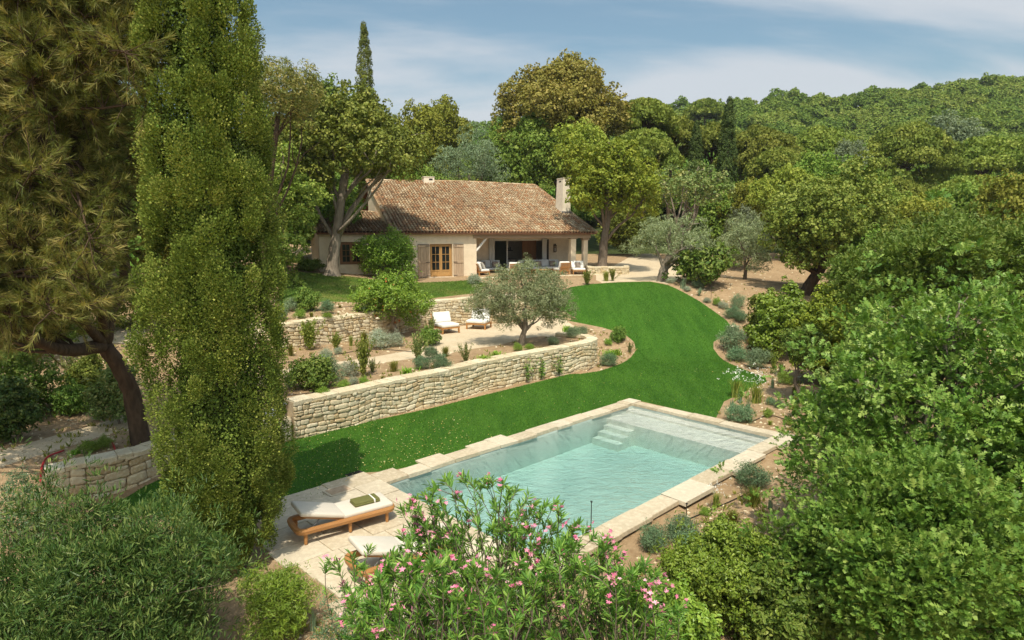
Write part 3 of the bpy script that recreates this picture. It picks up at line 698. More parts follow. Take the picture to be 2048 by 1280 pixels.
# ------------------------------------------------------------------ rubble walls
def rubble(name, line, zb, zt, label, seed, cell=(.27,.14), top=.42, caps=True, cat='wall', kind=None):
    """stones of uneven size bulging out of a mortar core; line = front face in plan, its outside on the right-hand side"""
    rng = random.Random(seed); random.seed(seed)
    line = resample([np.array(q) for q in line], .12, False)+[np.array(line[-1], float)]
    S = [0]
    for a, b in zip(line, line[1:]): S.append(S[-1]+np.linalg.norm(b-a))
    L = S[-1]; S = np.array(S); LN = np.array(line)
    def at(s):
        s = min(max(s, 0), L); x = np.interp(s, S, LN[:, 0]); y = np.interp(s, S, LN[:, 1])
        d = np.array([np.interp(min(s+.1, L), S, LN[:, 0])-np.interp(max(s-.1, 0), S, LN[:, 0]), np.interp(min(s+.1, L), S, LN[:, 1])-np.interp(max(s-.1, 0), S, LN[:, 1])]); d /= np.linalg.norm(d)
        return np.array([x, y]), np.array([d[1], -d[0]])
    root = empty(name, (LN[0][0], LN[0][1], zb(0)), 0, label, cat)
    core = MB(); k = max(2, int(L/.25)); pts = [at(L*i/k) for i in range(k+1)]
    V = []
    for i, (p, n) in enumerate(pts):
        s = L*i/k; a = p-n*.035; b = p-n*top
        V += [(a[0], a[1], zb(s)-.35), (a[0], a[1], zt(s)-.05), (b[0], b[1], zt(s)-.05), (b[0], b[1], zb(s)-.35)]
    F = []
    for i in range(k): F += [(4*i+j, 4*(i+1)+j, 4*(i+1)+(j+1) % 4, 4*i+(j+1) % 4) for j in range(4)]
    F += [(0,1,2,3), (4*k+3, 4*k+2, 4*k+1, 4*k)]
    core.add(V, F); 
    st = MB(); wav = [(rng.uniform(.6, 4.5), rng.uniform(0, 6.28), rng.uniform(.012, .034)) for _ in range(6)]
    def stone(p0, p1, z00, z01, z10, z11, bul):
        # corners (s,z): rounded polygon, domed
        c = [(p0, z00), (p1, z01), (p1, z11), (p0, z10)]; g = .005; poly = []
        w = p1-p0; h = (z10+z11-z00-z01)/2
        if w < .05 or h < .04: return
        for i in range(4):
            a = np.array(c[i]); pv = np.array(c[i-1]); nx = np.array(c[(i+1) % 4]); f = rng.uniform(.14, .36)
            for t, e in ((f, pv), (f*.35, None), (f, nx)):
                if e is None: q = a+(np.array([(p0+p1)/2, (z00+z11+z01+z10)/4])-a)*.13
                else: q = a+(e-a)*t
                poly.append(q)
        cc = np.mean(poly, 0); out = []
        rings = [(1.0, -.03), (.975, .5), (.86, .88), (.5, 1.0)]; n = len(poly)
        js = [rng.uniform(-.010, .010) for _ in range(2*n)]
        poly = [q+(cc-q)/max(np.linalg.norm(cc-q), .01)*g+np.array([js[2*i], js[2*i+1]]) for i, q in enumerate(poly)]
        V = []; tl = rng.uniform(-.012, .012)
        for fr, o in rings:
            for q in poly:
                s_, z_ = cc+(np.array(q)-cc)*fr; p, nn = at(s_); x = p+nn*((o*bul if o > 0 else -.045)+tl*(z_-cc[1])/max(h, .1))
                V.append((x[0], x[1], z_))
        F = [(r*n+i, r*n+(i+1) % n, (r+1)*n+(i+1) % n, (r+1)*n+i) for r in range(len(rings)-1) for i in range(n)]
        F.append(tuple((len(rings)-1)*n+i for i in range(n))); st.add(V, F, 0, rng.random())
    zmin = min(zb(L*i/20) for i in range(21))-.15; row = zmin; r = 0
    ztm = max(zt(L*i/20) for i in range(21))
    while row < ztm-.05:
        h = cell[1]*rng.uniform(.75, 1.3); s = -rng.uniform(0, .15)
        lo = lambda s, row=row: row+sum(a*math.sin(f*s+p) for f, p, a in wav)*(1 if r else 1)
        hi = lambda s, row=row+h: row+sum(a*math.sin(f*s+p) for f, p, a in wav)
        while s < L:
            w = cell[0]*rng.choice([.42, .55, .7, .85, 1, 1.15, 1.4, 1.75]); a, b = max(s, 0), min(s+w, L); m = (a+b)/2
            s += w
            if hi(m) < zb(m)-.02 or lo(m) > zt(m)-.13: continue
            z0, z1, z2, z3 = lo(a), lo(b), min(hi(a), zt(a)-.10), min(hi(b), zt(b)-.10)
            if rng.random() < .26 and h > .12 and w > .2:
                mm = (lo(m)+hi(m))/2+rng.uniform(-.02, .02); stone(a, b, z0, z1, min(mm, z2), min(mm, z3), rng.uniform(.025, .05)); stone(a, b, mm, mm, z2, z3, rng.uniform(.025, .05))
            else: stone(a, b, z0+rng.uniform(-.012, .012), z1+rng.uniform(-.012, .012), z2, z3, rng.uniform(.015, .05))
        row += h; r += 1
    if caps:
        s = 0; cp = MB()
        while s < L:
            w = rng.uniform(.3, .62); a, b = s, min(s+w, L); s += w; ns = 4; V = []; hz = rng.uniform(-.012, .015)
            for i in range(ns+1):
                q = a+.006+(b-a-.012)*i/ns; p, n = at(q); f = p+n*(.03+rng.uniform(-.008, .015)); e = p-n*(top+.02); z = zt(q)+hz+rng.uniform(-.006, .006)
                V += [(f[0], f[1], z-.12), (f[0], f[1], z-.025), (f[0]-n[0]*.03, f[1]-n[1]*.03, z), (e[0], e[1], z), (e[0], e[1], z-.12)]
            F = [(5*i+j, 5*(i+1)+j, 5*(i+1)+(j+1) % 5, 5*i+(j+1) % 5) for i in range(ns) for j in range(5)]+[(0,1,2,3,4), tuple(5*ns+j for j in (4,3,2,1,0))]
            cp.add(V, F, 0, rng.uniform(.4, 1))
    for nm, b, mt in (('core', core, 'mortar'), ('stonework', st, 'stone'))+((('coping', cp, 'stone'),) if caps else ()):
        o = b.build(nm, MT[mt], root, smooth=(nm == 'stonework')); o.location = -root.location
    return root
zc = lambda a, b, L: (lambda s: a+(b-a)*min(max(s/L, 0), 1))
rubble('retaining_wall', W1, lambda s: float(zL(*[np.interp(s, np.linspace(0, 18, len(W1)), [w[i] for w in W1]) for i in (0, 1)]))-.12, zc(1.13, 1.22, 16), 'long curved pale rubble wall beside the main lawn, in front of the gravel terrace', 21)
rubble('retaining_wall', [W1[0]+np.array([-1.5,-.75]), W1[0]+np.array([-.07,-.04])], lambda s: -.05, lambda s: .62, 'short low stub of rubble wall where the long lawn wall meets the cypress', 22)
rubble('retaining_wall', W0+[W1[0]+np.array([-1.55,-.78])], lambda s: -.1, zc(.68, .74, 2.2), 'low low rubble wall left of the big cypress, above the dark shrubs', 23, (.30,.2))
rubble('retaining_wall', [W2[0]+np.array([-2.3, .1]), W2[0]+np.array([-1.1, -.05])]+W2, lambda s: .98, zc(2.18, 2.24, 6), 'rubble wall under the upper flower bed, left of the pomegranate tree', 24, (.28,.14))
rubble('retaining_wall', W2b+[np.array([1.5,34.9])], lambda s: .98, zc(2.42, 2.5, 7), 'rubble wall behind the two white lounge chairs under the upper lawn', 25, (.28,.14))
# ------------------------------------------------------------------ house
hr = empty('farmhouse', (HB[0], HB[1], 2.85), TH, 'low cream plastered farmhouse with clay tile roof, tall tapered chimney and covered terrace', 'house')
S0, S1, ST, EZ = -1.17, 13.6, 4.58, 3.0
SLL, SLR = (7.11-3.02)/9.67, (7.24-3.02)/11.13
def roofz(s, d):
    k = (s+1.17)/15.05; return 3.02+(d+.35)*(SLL*(1-k)+SLR*k)
mb = MB()
mb.box((S0, 0, -.4), (1.26, .38, EZ)); mb.box((2.84, 0, -.4), (ST, .38, EZ)); mb.box((1.26, 0, 2.25), (2.84, .38, EZ)); mb.box((1.26, 0, -.4), (2.84, .38, .03))
def gable(x0, x1, d0, d1, s):
    P_ = [(d0, -.4), (d1, -.4), (d1, roofz(s, d1)-.06), (d0, roofz(s, d0)-.06)]
    mb.add([(x0, a, b) for a, b in P_]+[(x1, a, b) for a, b in P_], [(0,1,2,3), (7,6,5,4), (0,4,5,1), (1,5,6,2), (2,6,7,3), (3,7,4,0)])
gable(S0, S0+.38, .385, 9.3, S0); gable(ST-.2, ST, .385, 3.0, ST); gable(12.9, 13.28, 3.0, 10, 13.1)
mb.box((S0+.385, 8.9, -.4), (12.89, 9.28, roofz(5, 8.9)-.1))
# terrace back wall with a wide opening
mb.box((ST-.195, 3.0, -.4), (6.9, 3.25, 3.6)); mb.box((11.2, 3.0, -.4), (12.895, 3.25, 3.6)); mb.box((6.9, 3.0, 2.55), (11.2, 3.25, 3.6))
hw = mb.build('wall', MT['plaster'], hr)
mb = MB(); mb.box((11.97, .05, -.3), (12.38, .45, 2.55)); mb.build('pillar', MT['plaster'], hr)
mb = MB(); mb.box((13.05, .1, -.3), (13.4, .42, 2.45)); mb.build('pillar', MT['plaster'], hr)
mb = MB(); mb.rbox((4.35, -.08, 2.62), (13.55, .26, 2.90), .03); mb.build('beam', MT['beam'], hr)
mb = MB(); mb.rbox((11.85, .02, 2.55), (12.5, .44, 2.615), .02); mb.rbox((12.95, .05, 2.45), (13.5, .45, 2.615), .02); mb.build('capital', MT['beam'], hr)
mb = MB(); mb.tube([(4.62, .15, 1.75), (5.35, .15, 2.62)], .085, 6); mb.build('brace', MT['curtain'], hr)
# roof: base slab, channel bed and canal tiles
def roof(name, parent, sL, sR, dE, dR, zE, zR, nc, nr, seed, verge=True):
    """dE/dR/zE/zR are (left, right) depth and height of eave and ridge"""
    random.seed(seed); rng = np.random.default_rng(seed)
    def pt(u, v, h=0):
        s = sL*(1-u)+sR*u; a = dE[0]*(1-u)+dE[1]*u; b = dR[0]*(1-u)+dR[1]*u; za = zE[0]*(1-u)+zE[1]*u; zb = zR[0]*(1-u)+zR[1]*u
        return np.array([s, a+(b-a)*v, za+(zb-za)*v+h-.07*math.sin(math.pi*u)*(v**1.0)*0-.05*math.sin(3.1*u*2.2+1)*v])
    base = MB(); n = 12; V = []
    for i in range(n+1):
        for v in (0, 1): V += [pt(i/n, v, -.02), pt(i/n, v, -.13)]
    F = []
    for i in range(n):
        a = 4*i; b = 4*i+4; F += [(a, b, b+2, a+2), (a+1, a+3, b+3, b+1), (a, a+1, b+1, b), (a+2, b+2, b+3, a+3)]
    F += [(0, 2, 3, 1), (4*n, 4*n+1, 4*n+3, 4*n+2)]; base.add(V, F)
    ro = base.build(name, MT['tilebase'], parent)
    Vs = []; Fs = []; Rs = []; seg = 6; W = abs(sR-sL)/nc; c = 0
    big = rng.uniform(0, 1, (nc//3+3, nr//3+3))
    for i in range(nc):
        u = (i+.5)/nc; off = rng.uniform(-.4, .4)/nr*.5; colr = rng.uniform(-.06, .06)
        for j in range(nr):
            v0 = j/nr+(off if j else 0)-(.006 if j == 0 else 0); v1 = (j+1)/nr+off+.25/nr; v1 = min(v1, 1.0)
            a = pt(u+rng.uniform(-.02, .02)/nc*2, v0, .035+rng.uniform(-.006, .012)); b = pt(u, v1, .008)
            ra, rb = W*.41*rng.uniform(.96, 1.06), W*.33
            r = np.clip(.38*big[i//3, j//3]+.62*rng.uniform(0, 1)+colr, 0, 1)
            for q, rr in ((a, ra), (b, rb)):
                for k in range(seg+1):
                    w = math.pi*k/seg; Vs.append((q[0]-rr*math.cos(w), q[1], q[2]+rr*1.15*math.sin(w))); Rs.append(r)
            Fs += [(c+k, c+k+1, c+seg+2+k, c+seg+1+k) for k in range(seg)]; c += 2*(seg+1)
            # channel tile between two covers, concave
            if i < nc-1:
                uu = (i+1)/nc; a = pt(uu, v0, .03); b = pt(uu, v1, .01); r2 = np.clip(r*.6+rng.uniform(-.1, .2), 0, 1)
                for q in (a, b):
                    for k in range(3): Vs.append((q[0]+(k-1)*W*.2, q[1]+.02, q[2]-(.045 if k == 1 else .012))); Rs.append(r2)
                Fs += [(c+k, c+k+1, c+3+k+1, c+3+k) for k in range(2)]; c += 6
    me = np_mesh('tiles', Vs, Fs, Rs, smooth=False); link('tiles', me, MT['tile'], ro)
    rg = MB(); m = nc//2
    for i in range(m):
        a = pt(i/m, 1, .03); b = pt((i+1.12)/m if i < m-1 else 1, 1, .015); rg.tube([a, b], [W*.52, W*.45], 8)
    rg.build('ridge_tiles', MT['tile'], ro)
    if verge:
        m = nr
        for u in (0, 1):
            vg = MB()
            for j in range(m): vg.tube([pt(u, j/m, .035), pt(u, min(1, (j+1.2)/m), .02)], [W*.46, W*.38], 7)
            vg.build('verge_tiles', MT['tile'], ro)
    return ro
roof('roof', hr, -1.25, 13.88, (-.35, -.35), (9.32, 10.78), (3.02, 3.02), (7.11, 7.24), 66, 30, 31)
# back slope, hidden from here
mb = MB(); mb.add([(-1.2, 9.4, 7.02), (13.85, 10.85, 7.12), (13.85, 15.5, 4.6), (-1.2, 14, 4.6), (-1.2, 9.4, 6.9), (13.85, 10.85, 7.0), (13.85, 15.5, 4.48), (-1.2, 14, 4.48)], [(0,1,2,3), (7,6,5,4), (0,4,5,1), (1,5,6,2), (2,6,7,3), (3,7,4,0)]); mb.build('back_roof', MT['tilebase'], hr)
# chimneys
def chimney(name, bx, tx, z0, zt, slots, wt=.0):
    mb = MB(); (a, b, c, d), (e, f, g, h) = bx, tx; V = []
    prof = [(0, bx), (.16, tuple(p+(q-p)*.45 for p, q in zip(bx, tx))), (.3, tuple(p+(q-p)*.62 for p, q in zip(bx, tx))), (1, tx)]
    for t, (x0, x1, y0, y1) in prof:
        for (x, y) in ((x0, y0), (x1, y0), (x1, y1), (x0, y1)): V.append((x, y, z0+(zt-z0)*t))
    F = [(0,3,2,1)]+[(4*k+i, 4*k+(i+1) % 4, 4*k+4+(i+1) % 4, 4*k+4+i) for k in range(3) for i in range(4)]+[(12,13,14,15)]
    mb.add(V, F); o = mb.build(name, MT['plaster2'], hr)
    for lo, hi in slots: sl = MB(); sl.box(lo, hi); sl.build('smoke_slot', MT['black'], o)
    lp = MB(); lp.rbox((e-.03, g-.03, zt), (f+.03, h+.03, zt+.06), .015); lp.build('chimney_cap', MT['plaster2'], o)
    return o
ch = chimney('chimney', (12.95, 13.72, 3.5, 4.95), (13.05, 13.68, 3.62, 4.7), 4.5, 7.22, [((13.22, 3.612, 6.98), (13.5, 3.70, 7.08)), ((13.04, 3.95, 6.96), (13.12, 4.3, 7.07))])
mb = MB(); mb.box((12.9, 3.42, 4.3), (13.78, 3.49, 4.68)); mb.build('flashing', MT['grey'], ch)
chimney('rear_chimney', (3.3, 4.22, 9.2, 9.9), (3.33, 4.19, 9.22, 9.88), 6.6, 7.45, [((3.75, 9.21, 7.22), (4.05, 9.28, 7.36))])
# french door with shutters
def casement(parent, s0, s1, z0, z1, d, rows, panel, mt, name):
    fr = MB(); w = .075
    fr.box((s0, d, z0), (s0+w, d+.1, z1)); fr.box((s1-w, d, z0), (s1, d+.1, z1)); fr.box((s0+w, d, z1-w), (s1-w, d+.1, z1)); fr.box((s0+w, d, z0), (s1-w, d+.1, z0+.05))
    fo = fr.build(name, mt, parent); m = (s0+s1)/2
    for a, b in ((s0+w+.003, m-.002), (m+.002, s1-w-.003)):
        lf = MB(); e = .095; t = d-.02; zz = z0+.052; zp = zz+panel
        lf.box((a, t, zz), (a+e, t+.06, z1-w-.003)); lf.box((b-e, t, zz), (b, t+.06, z1-w-.003)); lf.box((a+e, t, z1-w-e), (b-e, t+.06, z1-w-.003)); lf.box((a+e, t, zz), (b-e, t+.06, zz+.12))
        if panel > .2: lf.box((a+e, t+.02, zz+.12), (b-e, t+.045, zp)); lf.box((a+e, t, zp), (b-e, t+.06, zp+.09)); gz = zp+.09
        else: gz = zz+.12
        H_ = z1-w-e-gz
        for r in range(1, rows): lf.box((a+e, t+.006, gz+H_*r/rows-.016), (b-e, t+.05, gz+H_*r/rows+.016))
        c = (a+b)/2; lf.box((c-.014, t+.010, gz), (c+.014, t+.046, z1-w-e))
        lo = lf.build('leaf', mt, fo); g = MB(); g.box((a+e, t+.028, gz), (b-e, t+.034, z1-w-e)); g.build('pane', MT['glass'], lo)
    return fo
casement(hr, 1.27, 2.83, .035, 2.245, .16, 3, .32, MT['doorwood'], 'french_door')
mb = MB(); mb.rbox((1.1, -.28, -.12), (3.0, .15, .028), .015); mb.build('door_sill', MT['paving'], hr)
for s0, s1, hs in ((.42, 1.2, 1), (2.9, 3.62, -1)):
    sh = MB(); n = 4; w = (s1-s0)/n
    for i in range(n): sh.box((s0+i*w+.004, -.075, -.02), (s0+(i+1)*w-.004, -.04, 2.22))
    so = sh.build('shutter', MT['oldwood'], hr)
    for z in (.04, .95, 2.02): bt = MB(); bt.rbox((s0+.01, -.105, z), (s1-.01, -.078, z+.15), .008); bt.build('batten', MT['oldwood'], so)
    for z in (.10, 1.0, 2.1): hg = MB(); hg.box((s1-.25 if hs > 0 else s0-.03, -.115, z), (s1+.03 if hs > 0 else s0+.25, -.107, z+.04)); hg.build('hinge', MT['iron'], so)
    for z in (-.045, 2.22): hg = MB(); hg.box((s0, -.09, z), (s1, -.04, z+.023)); hg.build('edge_strip', MT['iron'], so)
# annex on the left
mb = MB(); A0, A1 = -5.85, -1.18
mb.box((A0, .45, .1), (-4.6, .8, 2.93)); mb.box((-3.12, .45, .1), (A1, .8, 2.93)); mb.box((-4.6, .45, 2.42), (-3.12, .8, 2.93)); mb.box((-4.6, .45, .1), (-3.12, .8, .95))
ps = [(.805, .1), (6.3, .1), (6.3, 4.42), (.805, 2.9)]
mb.add([(A0, a, b) for a, b in ps]+[(A0+.35, a, b) for a, b in ps], [(0,1,2,3), (7,6,5,4), (0,4,5,1), (1,5,6,2), (2,6,7,3), (3,7,4,0)])
mb.box((A0+.355, 6.0, .1), (A1, 6.3, 4.4)); mb.build('annex_wall', MT['plaster'], hr)
roof('annex_roof', hr, -6.0, -1.26, (.12, .12), (6.3, 6.3), (3.02, 3.02), (4.52, 4.52), 20, 19, 32, True)
casement(hr, -4.58, -3.14, .96, 2.41, .55, 3, .1, MT['brownwood'], 'annex_window')
# terrace opening: curtains, posts, room behind
def curtain(s0, s1, d, seed):
    rng = random.Random(seed); mb = MB(); n = 28; V = []
    for i in range(n+1):
        t = i/n
        for z in (.03, .9, 2.0, 2.56): V.append((s0+(s1-s0)*t+.02*math.sin(z*3), d+.05*math.sin(t*22+z*.6)+.012*rng.uniform(-1, 1), z))
    F = [(4*i+j, 4*i+4+j, 4*i+5+j, 4*i+1+j) for i in range(n) for j in range(3)]
    mb.add(V, F); return mb.build('curtain', MT['curtain'], hr, smooth=True)
curtain(6.55, 7.0, 2.86, 1); curtain(10.95, 11.3, 2.86, 2)
mb = MB()
for s in (6.9, 8.05, 11.12): mb.box((s, 3.05, 0), (s+.09, 3.2, 2.55))
mb.box((6.99, 3.05, 2.40), (11.12, 3.2, 2.549)); mb.build('opening_frame', MT['curtain'], hr)
mb = MB(); mb.box((6.99, 3.07, 0), (8.05, 3.10, 2.40)); mb.build('glass_pane', MT['glass'], hr)
mb = MB(); mb.box((11.34, 2.9, 0), (11.52, 2.99, 2.5)); mb.build('folded_shutter', MT['dark'], hr)
mb = MB(); mb.box((ST, 3.26, -.05), (12.89, 8.89, .0)); mb.build('room_floor', MT['intwall'], hr)
mb = MB(); mb.box((ST, 6.6, 0), (12.8, 6.75, 3.9)); mb.box((5.0, 3.3, 0), (5.15, 6.55, 3.9)); mb.build('room_wall', MT['intwall'], hr)
mb = MB(); mb.box((ST, 3.26, 2.75), (12.89, 6.59, 2.82)); mb.build('room_ceiling', MT['intwall'], hr)
mb = MB()
for i in range(6): mb.box((9.75+i*.2, 4.0, 0), (9.945+i*.2, 4.06, 2.5))
mb.build('wooden_partition', MT['brownwood'], hr)
def inh(name, label, cat, s, d, z, rz=0, group=None):
    p = HW(s, d, 2.85+z); return empty(name, p, TH+rz, label, cat, group)
kc = inh('kitchen_counter', 'pale kitchen counter with dark shelf above, inside the open room behind the terrace', 'counter', 9, 6.0, 0)
mb = MB(); mb.box((-.9, -.3, 0), (.9, .55, .88)); mb.build('cabinet', MT['intwall'], kc)
mb = MB(); mb.rbox((-.95, -.35, .882), (.95, .55, .93), .01); mb.build('worktop', MT['dark'], kc)
mb = MB(); mb.box((-.75, .3, 1.55), (.9, .55, 1.60)); 
for i in range(9): mb.tube([(-.65+i*.17, .42, 1.602), (-.65+i*.17, .42, 1.75+.05*(i % 3))], .04, 7)
mb.build('shelf', MT['dark'], kc)
it = inh('console_table', 'dark console table inside the open room, under the white lamp', 'table', 8.35, 4.7, 0)
mb = MB(); mb.rbox((-.8, -.25, .72), (.8, .25, .77), .01); mb.build('table_top', MT['dark'], it)
for x in (-.74, .74):
    for y in (-.2, .2): mb = MB(); mb.box((x-.03, y-.03, 0), (x+.03, y+.03, .72)); mb.build('leg', MT['dark'], it)
lm = inh('table_lamp', 'white drum shade lamp standing on the dark console table indoors', 'lamp', 8.5, 4.7, .775)
mb = MB(); mb.tube([(0, 0, 0), (0, 0, .05), (0, 0, .28)], [.10, .05, .02], 12); mb.build('lamp_base', MT['dark'], lm)
mb = MB(); mb.tube([(0, 0, .26), (0, 0, .52)], [.17, .13], 16); mb.build('lamp_shade', MT['curtain'], lm)
vsx = inh('potted_plant', 'dark leafy houseplant on the console table, behind the white lamp', 'plant', 7.85, 4.75, .775)
mb = MB(); mb.tube([(0, 0, 0), (0, 0, .2)], [.09, .12], 10); mb.build('pot', MT['dark'], vsx)
MT['houseplant'] = leafmat('houseplant leaf', (.02,.04,.015), (.04,.07,.02), None, .2, .5, .2, 0)
link('foliage', crown_mesh('foliage', 77, crown_blobs(np.random.default_rng(7), (0, 0, .55), (.35, .35, .32), 8), 420, .12, 'slim', 5), MT['houseplant'], vsx)
# wall lantern
ln = empty('wall_lantern', HW(12.05, 2.98, 2.85+1.55), TH, 'black iron lantern fixed on the cream terrace wall right of the opening', 'lantern')
mb = MB(); mb.box((-.10, -.2, 0), (.10, .0, .03)); mb.box((-.10, -.2, .46), (.10, 0, .5)); mb.tube([(0, -.1, .5), (0, -.1, .62)], [.09, .02], 4)
for x in (-.085, .085):
    for y in (-.185, -.015): mb.box((x-.012, y-.012, .03), (x+.012, y+.012, .46))
mb.build('lantern_frame', MT['iron'], ln)
mb = MB(); mb.tube([(0, -.1, .03), (0, -.1, .28)], .03, 8); mb.build('candle', MT['white'], ln)
mb = MB(); mb.box((-.13, -.008, -.08), (.13, -.001, .6)); mb.build('back_plate', MT['oldwood'], ln)
# patio
def patio():
    random.seed(5); rng = random.Random(5); mb = MB(); d = -1.75; rows = 6
    for i in range(rows):
        d1 = d+.8; s = 4.2+rng.uniform(0, .3)
        while s < 13.6:
            w = rng.uniform(.7, 1.3); w = min(w, 13.7-s)
            if w > .15: q = [HW(*p, 0)[:2] for p in ((s+.007, d+.007), (s+w-.007, d+.007), (s+w-.007, d1-.007), (s+.007, d1-.007))]; mb.prism(q, 2.60, 2.85+rng.uniform(-.006, .006), 0, rng.random())
            s += w
        d = d1
    return tag(mb.build('patio', MT['paving']), kind='structure')
patio()
rubble('patio_wall', [HW(3.9, -1.8, 0)[:2], HW(8, -1.85, 0)[:2], HW(12, -1.85, 0)[:2], HW(13.9, -1.7, 0)[:2]], lambda s: 2.35, lambda s: 2.86, 'very low pale stone edge of the patio, behind the small olive tree', 27, (.3,.14), .3)
# planter round the tree at the right end of the house
ptc = np.array([7.0, 47.3])
rubble('stone_planter', [ptc+np.array([-1.5, .6]), ptc+np.array([-1.42, -.95]), ptc+np.array([.2, -1.3]), ptc+np.array([1.55, -1.0]), ptc+np.array([1.75, .7])], lambda s: 2.7, lambda s: 3.42, 'low stone planter around the oak trunk at the right end of the house', 28, (.28,.15), .3, cat='planter')
mb = MB(); mb.prism([ptc+np.array(q) for q in ((-1.35, 1.0), (-1.3, -.8), (.2, -1.1), (1.4, -.85), (1.6, 1.0), (0, 1.9))], 2.7, 3.34); tag(mb.build('planter_soil', MT['soil']), kind='structure')

# ------------------------------------------------------------------ garden furniture
def rodframe(mb, pts, r, n=8): mb.tube(pts, r, n)
def make_lounger(loc, rz, label, group, raised=17):
    t = empty('sun_lounger', loc, rz, label, 'lounger', group)
    L, Wd = 1.94, .72; fr = MB()
    # rounded rail loop: x from head (0) to foot (L)
    rc = .14; pts = []
    for cx, cy, a0 in ((L-rc, Wd/2-rc, 0), (rc, Wd/2-rc, 90), (rc, -Wd/2+rc, 180), (L-rc, -Wd/2+rc, 270)):
        for k in range(5): a = R_(a0+90*k/4-0); pts.append((cx+rc*math.cos(a)*1, cy+rc*math.sin(a), .26))
    pts.append(pts[0]); pts = [(x, y, z) for x, y, z in pts]
    V = []; Fn = []; n = len(pts)-1; c = Vector((L/2, 0, .26))
    sec = [(-.05, .045), (.03, .05), (.045, .02), (.03, -.045), (-.05, -.05)]
    for i in range(n):
        a, b, d = Vector(pts[i-1]), Vector(pts[i]), Vector(pts[(i+1) % n]); tg = (d-a).normalized(); o = Vector((tg.y, -tg.x, 0))
        for so, sz in sec: V.append(b+o*so+Vector((0, 0, sz)))
    for i in range(n):
        for k in range(5): Fn.append((i*5+k, ((i+1) % n)*5+k, ((i+1) % n)*5+(k+1) % 5, i*5+(k+1) % 5))
    fr.add(V, Fn); fr.build('frame', MT['teak'], t)
    sl = MB()
    for i in range(9): sl.box((.90+i*.11, -.31, .262), (.92+i*.11+.075, .31, .285))
    sl.build('slats', MT['teak'], t)
    for x in (.14, L*.52, L-.16):
        for y in (-1, 1):
            lg = MB(); lg.tube([(x, y*.315, 0), (x, y*.315, .22)], [.030, .042], 8); lg.build('leg', MT['teak'], t)
    a = R_(raised); bx = .88
    Rm = Matrix.Translation((bx, 0, .30)) @ Matrix.Rotation(a, 4, 'Y')
    bk = MB(); bk.rbox((-.80, -.31, -.02), (0, .31, .005), .008, mat=Rm); bk.build('backrest', MT['teak'], t)
    st = MB()
    for y in (-.25, .25): q = Rm @ Vector((-.45, y, -.02)); st.tube([q, (.30, y, .27)], .010, 6)
    st.build('support_rod', MT['grey'], t)
    cu = MB(); cu.rbox((bx-.0, -.335, .29), (L-.02, .335, .385), .035, 3); cu.build('seat_cushion', MT['cream'], t, True)
    cb_ = MB(); cb_.rbox((-.87, -.335, .008), (.012, .335, .10), .035, 3, mat=Rm); cb_.build('back_cushion', MT['cream'], t, True)
    return t
la, lb = P(573, 1062, 0), P(779, 1022, 0); ang = math.atan2(lb[1]-la[1], lb[0]-la[0])
ang = math.atan2(pa[1], pa[0])-.30*0-.16
ld = np.array([math.cos(ang), math.sin(ang)]); lnn = np.array([math.sin(ang), -math.cos(ang)])
o1 = P(612, 1088, .045)[:2]-ld*.14-lnn*.315
L1 = make_lounger((o1[0], o1[1], .042), ang, 'teak sun lounger with cream cushion and rolled olive towel, near the big cypress', 'poolside sun loungers')
o2 = P(735, 1172, .045)[:2]-ld*.14-lnn*.315
L2o = make_lounger((o2[0], o2[1], .042), ang, 'teak sun lounger half hidden behind the pink oleander', 'poolside sun loungers', 17)
def towel(root_loc, label):
    t = empty('towel', root_loc, ang, label, 'towel', 'rolled towels')
    mb = MB(); mb.rbox((-.27, -.16, 0), (.27, .16, .055), .025, 3); mb.rbox((-.262, -.15, .045), (.262, .15, .08), .025, 3); mb.build('folded_cloth', MT['olive'], t, True)
    st = MB(); st.rbox((.13, -.163, .004), (.165, .163, .084), .012, 2); st.build('stripe', MT['white'], t)
def onl(o, x, y, z): q = o+ld*x-lnn*y; return (q[0], q[1], z)
towel(onl(o1, 1.45, 0, .042+.387), 'rolled olive green towel with a white stripe on the lounger near the cypress')
towel(onl(o2, 1.45, .05, .042+.387), 'olive towel on the lounger hidden behind the oleander')
def cushion(name, parent_loc, rz, tilt, size, mt, label, group):
    o = MB(); s = size; o.rbox((-s/2, -.075, 0), (s/2, .075, s), .05, 2, puff=.5, mat=Matrix.Rotation(tilt, 4, 'X'))
    q = o.build(name, mt, smooth=True); q.location = parent_loc; q.rotation_euler = (0, 0, rz); return tag(q, label, 'cushion', group)
